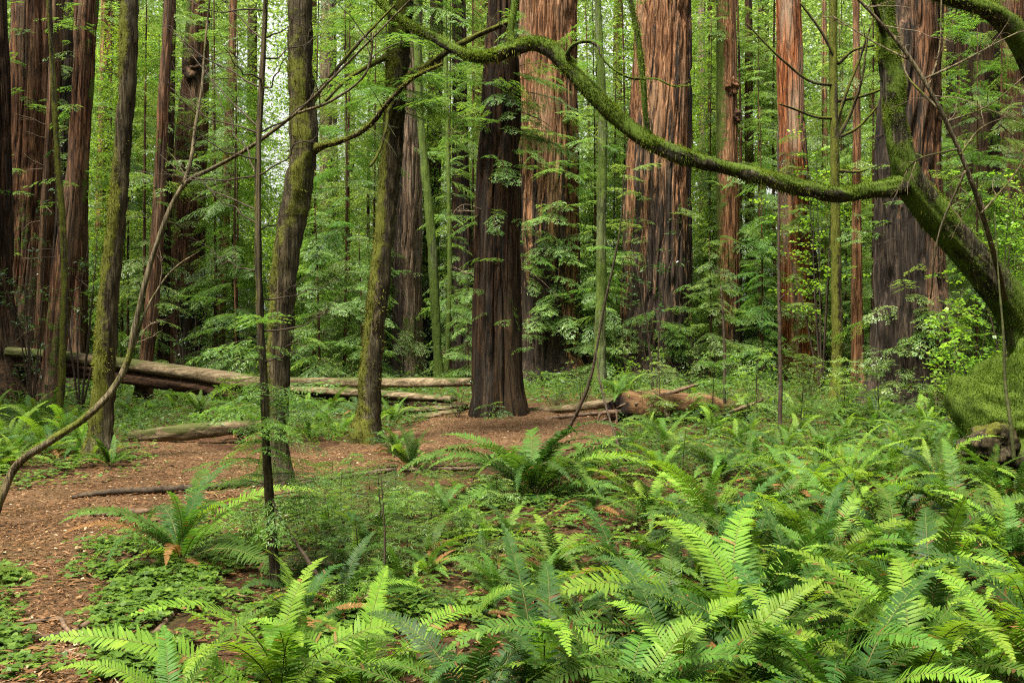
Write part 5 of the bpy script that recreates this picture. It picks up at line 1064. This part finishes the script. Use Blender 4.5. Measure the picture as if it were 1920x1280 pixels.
for k, (px, D, w_, h, mt, where) in enumerate([(1090, 24, .7, 1.3, 'needle', 'left foot of the widest redwood'), (1180, 27, .8, 1.6, 'broad', 'front of the widest redwood'), (1290, 26, .8, 1.5, 'needlepale', 'right foot of the widest redwood'), (1345, 24, .7, 1.4, 'needle', 'left foot of the straight burled redwood'),
        (1410, 25, .8, 1.7, 'broad', 'right foot of the straight burled redwood'), (1450, 20, .6, 1.1, 'needle', 'base of the straight bare pole'), (1520, 23, .8, 1.5, 'needlepale', 'foot of the bright orange redwood'), (1595, 22, .7, 1.2, 'broad', 'foot of the slim dark mossy tree'), (1650, 19.5, .6, 1.1, 'needle', 'left foot of the charred redwood'),
        (1040, 23, .6, 1.1, 'needle', 'gap between the central redwood and the rotten stump'), (1800, 16, .6, 1.0, 'needle', 'back of the mossy boulder'), (640, 27, .8, 1.4, 'needlepale', 'back of the split planks'), (440, 28, .8, 1.5, 'needle', 'back of the fallen log by the dark sapling'), (230, 29, .8, 1.5, 'needle', 'back of the fallen log by the straight mossy trunk')]):
    shrub(px, 700, D, w_, h, 620, .05 if mt != 'broad' else .07, 860+k, '%s bush at the %s' % ({'needle': 'deep green small-leaved', 'needlepale': 'pale green small-leaved', 'broad': 'bright green broad-leaved'}[mt], where), mt, 'huckleberry_bush', nst=7)
for k, (px, py, h, where) in enumerate([(1235, 808, 1.15, 'right of the slanting stem by the stump'), (1335, 806, 1.3, 'by the spindly bare sapling'), (1420, 800, 1.5, 'left of the straight bare pole'), (1500, 806, 1.3, 'right of the straight bare pole'), (1580, 800, 1.2, 'in front of the slim dark mossy tree'), (1650, 806, 1.4, 'in front of the black side of the charred redwood'), (1760, 800, 1.0, 'left of the mossy boulder')]):
    seedling(px, py, h, 890+k, 'knee-high feathery conifer seedling '+where, mat='needle' if k % 2 else 'needlepale', lod=3, nb=30)

# ------------------------------------------------------------------ background trees, copies of a few grown prototypes
MARKS = [(-400, 'left edge'), (50, 'broad left redwood'), (122, 'slim leaning redwood'), (208, 'straight mossy trunk'), (348, 'hollow-burled redwood'), (485, 'dark sapling'), (545, 'bowed mossy trunk'), (715, 'crooked mossy trunk'), (933, 'central redwood'), (1028, 'huge orange-brown redwood'), (1234, 'widest redwood'), (1365, 'straight burled redwood'), (1493, 'bright orange redwood'), (1568, 'slim mossy tree'), (1707, 'charred redwood'), (1850, 'leaning maple'), (2400, 'right edge')]
ORD = ['first', 'second', 'third', 'fourth', 'fifth', 'sixth', 'seventh', 'eighth', 'ninth', 'tenth', 'eleventh', 'twelfth', 'thirteenth', 'fourteenth', 'fifteenth', 'sixteenth', 'seventeenth', 'eighteenth', 'nineteenth', 'twentieth']+['twenty-'+q for q in 'first second third fourth fifth sixth seventh eighth ninth'.split()]
AUTO = []
def auto(o, desc, px): AUTO.append((o, desc, px))
def young(seed, h, lod, mat, nb, blen, name='young_conifer', low=.06, r=.07, wide=.42):
    rg = np.random.default_rng(seed); th = thing(name, '', 'tree', (0, 0, 0), 'young conifers filling the background')
    pts = np.array([[0, 0, -.2], [rg.normal(0, .1), rg.normal(0, .1), h*.4], [rg.normal(0, .15), rg.normal(0, .15), h]])
    g = Geo(); tube(g, pts, [r, r*.7, .015], 8, 30, char=0.0, moss=.3); link('trunk', g.mesh('trunk', M['brown'], smooth=True), th)
    bs = []; pc = catmull(pts, 60)
    for k in range(nb):
        f = low+(1-low)*rg.random()**1.05; c = pc[min(59, int(f*59))]; a = rg.uniform(0, 6.283)
        bs.append((c, (math.cos(a), math.sin(a), rg.uniform(-.2, .25)), blen*(1.08-.7*f**2)*rg.uniform(.55, 1.2)))
    foliage('crown', bs, th, (0, 0, 0), mat, lod, seed+1, .55, wide, .012, rg.uniform(.4, .62)); return th
def decid(seed, h, mat, n, lsz, spread, name='broadleaf_tree', r=.06):
    rg = np.random.default_rng(seed); th = thing(name, '', 'tree', (0, 0, 0), 'broadleaf trees in the background')
    g = Geo(); top = np.array([rg.normal(0, .5), rg.normal(0, .5), h]); pts = np.array([[0, 0, -.2], top*.5+rg.normal(0, .3, 3)*[1, 1, 0], top]); tube(g, pts, [r, r*.7, .02], 8, 24, char=0.0, moss=.55)
    link('trunk', g.mesh('trunk', M['moss'], smooth=True), th); g = Geo(); L = Leaves(); pc = catmull(pts, 40)
    for k in range(n):
        f = rg.uniform(.22, 1); c = pc[int(f*39)]; a = rg.uniform(0, 6.28); ln = spread*rg.uniform(.35, 1.1)*(1.1-.5*f); d = np.array([math.cos(a), math.sin(a), rg.uniform(-.1, .5)])
        e = c+d*ln; tube(g, [c, c+d*ln*.6, e], [.014, .008, .003], 3, 5, mi=1)
        m = int(rg.integers(40, 90)); u = rg.uniform(.3, 1.1, m); sp = np.array([1, 1, .35])*spread*.17
        L.add(c+d*(ln*u)[:, None]+rg.normal(size=(m, 3))*sp, norm(rg.normal(size=(m, 3))*[1, 1, .5]), norm(np.column_stack([rg.normal(0, .4, (m, 2)), np.ones(m)])), lsz*rg.uniform(.6, 1.3, m), lsz*.62, np.clip(rg.normal(.5, .17)+rg.normal(0, .1, m), 0, 1))
    L.to(g); link('crown', g.mesh('crown', [M[mat], M['twig']]), th); return th
KINDS = [('young_conifer', 'tall feathery conifer', young(901, 19, 1, 'needlepale', 120, 2.1)), ('young_conifer', 'tall feathery conifer', young(902, 16, 1, 'needle', 110, 2.0)), ('young_conifer', 'narrow feathery conifer', young(903, 20, 1, 'needlepale', 110, 1.5, wide=.5)),
         ('young_conifer', 'bushy low conifer', young(904, 8, 1, 'needlepale', 80, 1.9, low=.02)), ('broadleaf_tree', 'bright broadleaf tree', decid(905, 15, 'broad', 130, .12, 2.6)), ('broadleaf_tree', 'bright broadleaf tree', decid(906, 9, 'broad', 110, .11, 2.0)), ('young_conifer', 'drooping open conifer', young(907, 17, 1, 'needle', 80, 2.5, wide=.32))]
for nm, ds, o in KINDS: o.hide_render = False
used = set()
def place(kind, px, D, rz, s):
    nm, ds, src = KINDS[kind]
    if kind in used: o = copy_tree(src)
    else: o = src; used.add(kind)
    x = (px-960)/FPX*D; o.location = (x, D, float(gz(x, D))-.05); o.rotation_euler = (0, 0, rz); o.scale = (s, s, s*random.uniform(.9, 1.15)); auto(o, ds, px)
rg = np.random.default_rng(910); random.seed(3)
for k in range(64):      # 40-54 m, right across the frame
    px = -60+k*32+rg.uniform(-22, 22)
    if 515 < px < 640 and k % 2: continue
    place(int(rg.choice([0, 1, 2, 4, 6], p=[.36, .08, .24, .24, .08])), px, rg.uniform(40, 54), rg.uniform(0, 6.28), rg.uniform(.85, 1.2))
for k in range(34):      # low bushy layer
    px = -40+k*61+rg.uniform(-26, 26); place(int(rg.choice([3, 5], p=[.7, .3])), px, rg.uniform(37, 43), rg.uniform(0, 6.28), rg.uniform(.5, 1.0))
for px, D, kd, s in [(240, 33, 1, .7), (440, 33, 6, .75), (600, 30, 3, .7), (655, 34, 2, .8), (700, 38, 0, .8), (1330, 33, 3, .6), (1430, 32, 1, .55), (1590, 33, 3, .8), (1800, 29, 3, .8), (1870, 27, 5, .6), (272, 31, 2, .8), (405, 34, 2, .8), (445, 31, 6, .7), (590, 35, 0, .8), (645, 31, 6, .75), (680, 30, 3, .6), (845, 36, 2, .7), (890, 42, 0, .8), (1115, 37, 2, .75), (1150, 40, 1, .8), (1425, 36, 2, .75), (1335, 38, 0, .7), (1635, 31, 2, .75), (1655, 36, 0, .8), (1580, 37, 1, .8), (1540, 36, 2, .7), (1800, 33, 1, .8), (1830, 27, 6, .6), (1880, 29, 2, .7), (15, 38, 1, .9), (105, 36, 2, .8), (225, 36, 4, .8), (460, 37, 5, .9), (560, 36, 5, .8), (1640, 36, 5, .9), (880, 33, 3, .5), (1130, 34, 3, .6), (30, 36, 3, .9)]:
    place(kd, px, D, rg.uniform(0, 6.28), s)
# more distant trunks
DT = []
def dtrunk(seed, r, mat, h=34):
    g = Geo(); tube(g, [(0, 0, -.4), (.05, 0, 1), (.1, .05, h*.5), (.2, 0, h)], [r*1.5, r, r*.85, r*.65], 24, 50, redwood_disp(seed, 0, .04, .2), char=(lambda TH, S, V, d: char_fn(seed, 0, 5, .6)(TH, S, V, d)), moss=.1); return g.mesh('distant_redwood', M[mat], smooth=True)
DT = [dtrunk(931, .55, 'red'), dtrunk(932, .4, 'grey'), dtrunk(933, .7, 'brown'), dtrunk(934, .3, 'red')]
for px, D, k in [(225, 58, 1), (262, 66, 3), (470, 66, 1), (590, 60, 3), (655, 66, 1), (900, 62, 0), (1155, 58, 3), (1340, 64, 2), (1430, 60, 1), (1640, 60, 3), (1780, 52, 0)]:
    x = (px-960)/FPX*D; o = link('distant_redwood', DT[k], None, (x, D, float(gz(x, D))), (0, 0, rg.uniform(0, 6)), 1.0); tag(o, '', 'tree', 'distant redwood trunks'); auto(o, ['reddish distant trunk', 'greyish distant trunk', 'dark brown distant trunk', 'thin reddish distant trunk'][k], px)
# the far wood that reads as one mass
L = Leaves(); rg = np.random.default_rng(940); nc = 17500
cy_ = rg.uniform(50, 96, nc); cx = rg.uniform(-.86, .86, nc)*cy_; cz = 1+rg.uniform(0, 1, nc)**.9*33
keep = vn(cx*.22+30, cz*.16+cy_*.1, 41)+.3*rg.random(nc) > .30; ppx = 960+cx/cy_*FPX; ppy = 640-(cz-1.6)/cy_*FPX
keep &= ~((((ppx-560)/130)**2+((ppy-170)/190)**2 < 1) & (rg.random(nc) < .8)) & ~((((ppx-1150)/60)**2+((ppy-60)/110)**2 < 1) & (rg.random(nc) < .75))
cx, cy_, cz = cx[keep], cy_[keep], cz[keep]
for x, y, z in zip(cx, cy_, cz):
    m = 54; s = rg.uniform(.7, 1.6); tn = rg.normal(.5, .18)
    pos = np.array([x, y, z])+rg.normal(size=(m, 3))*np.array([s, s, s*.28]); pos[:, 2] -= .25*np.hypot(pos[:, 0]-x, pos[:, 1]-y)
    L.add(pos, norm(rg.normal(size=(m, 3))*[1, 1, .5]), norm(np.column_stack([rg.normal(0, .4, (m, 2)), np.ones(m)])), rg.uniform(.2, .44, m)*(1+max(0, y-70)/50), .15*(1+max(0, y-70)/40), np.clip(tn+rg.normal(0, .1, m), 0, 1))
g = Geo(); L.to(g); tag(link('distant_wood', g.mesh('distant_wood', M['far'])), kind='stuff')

# unseen foliage ring added behind and beside the camera to block low sky light
L = Leaves(); nc = 5200; aa = rg.uniform(R(40), R(320), nc); rad_ = rg.uniform(17, 34, nc); zz = rg.uniform(.5, 21, nc)
for a, rr_, z in zip(aa, rad_, zz):
    m = 16; pos = np.array([math.sin(a)*rr_, math.cos(a)*rr_, z])+rg.normal(size=(m, 3))*[1, 1, .4]
    L.add(pos, norm(rg.normal(size=(m, 3))*[1, 1, .5]), norm(np.column_stack([rg.normal(0, .5, (m, 2)), np.ones(m)])), rg.uniform(.5, .9, m), .4, np.clip(rg.normal(.4, .15, m), 0, 1))
g = Geo(); L.to(g); tag(link('unseen_shade_wood', g.mesh('unseen_shade_wood', M['needle'])), kind='stuff')

#HAZE
# ------------------------------------------------------------------ labels that single out the repeats
from collections import defaultdict
rows_ = defaultdict(list)
for row, px, look, o in FERNS: rows_[row].append((px, look, o))
for row, lst in rows_.items():
    lst.sort(key=lambda q: q[0])
    for k, (px, look, o) in enumerate(lst): o['label'] = '%s fern, %s from left in the %s' % (look, ORD[k] if k else 'first', row)
gaps = defaultdict(list)
for o, ds, px in AUTO:
    i = max(0, sum(1 for m, _ in MARKS if m <= px)-1); i = min(i, len(MARKS)-2); gaps[(ds, i)].append((px, o))
for (ds, i), lst in gaps.items():
    lst.sort(key=lambda q: q[0]); a, b = MARKS[i][1], MARKS[i+1][1]
    for k, (px, o) in enumerate(lst):
        o['label'] = ('%s between the %s and the %s' % (ds, a, b)) if len(lst) == 1 else ('%s %s from left between %s and %s' % (ORD[k], ds, a, b))
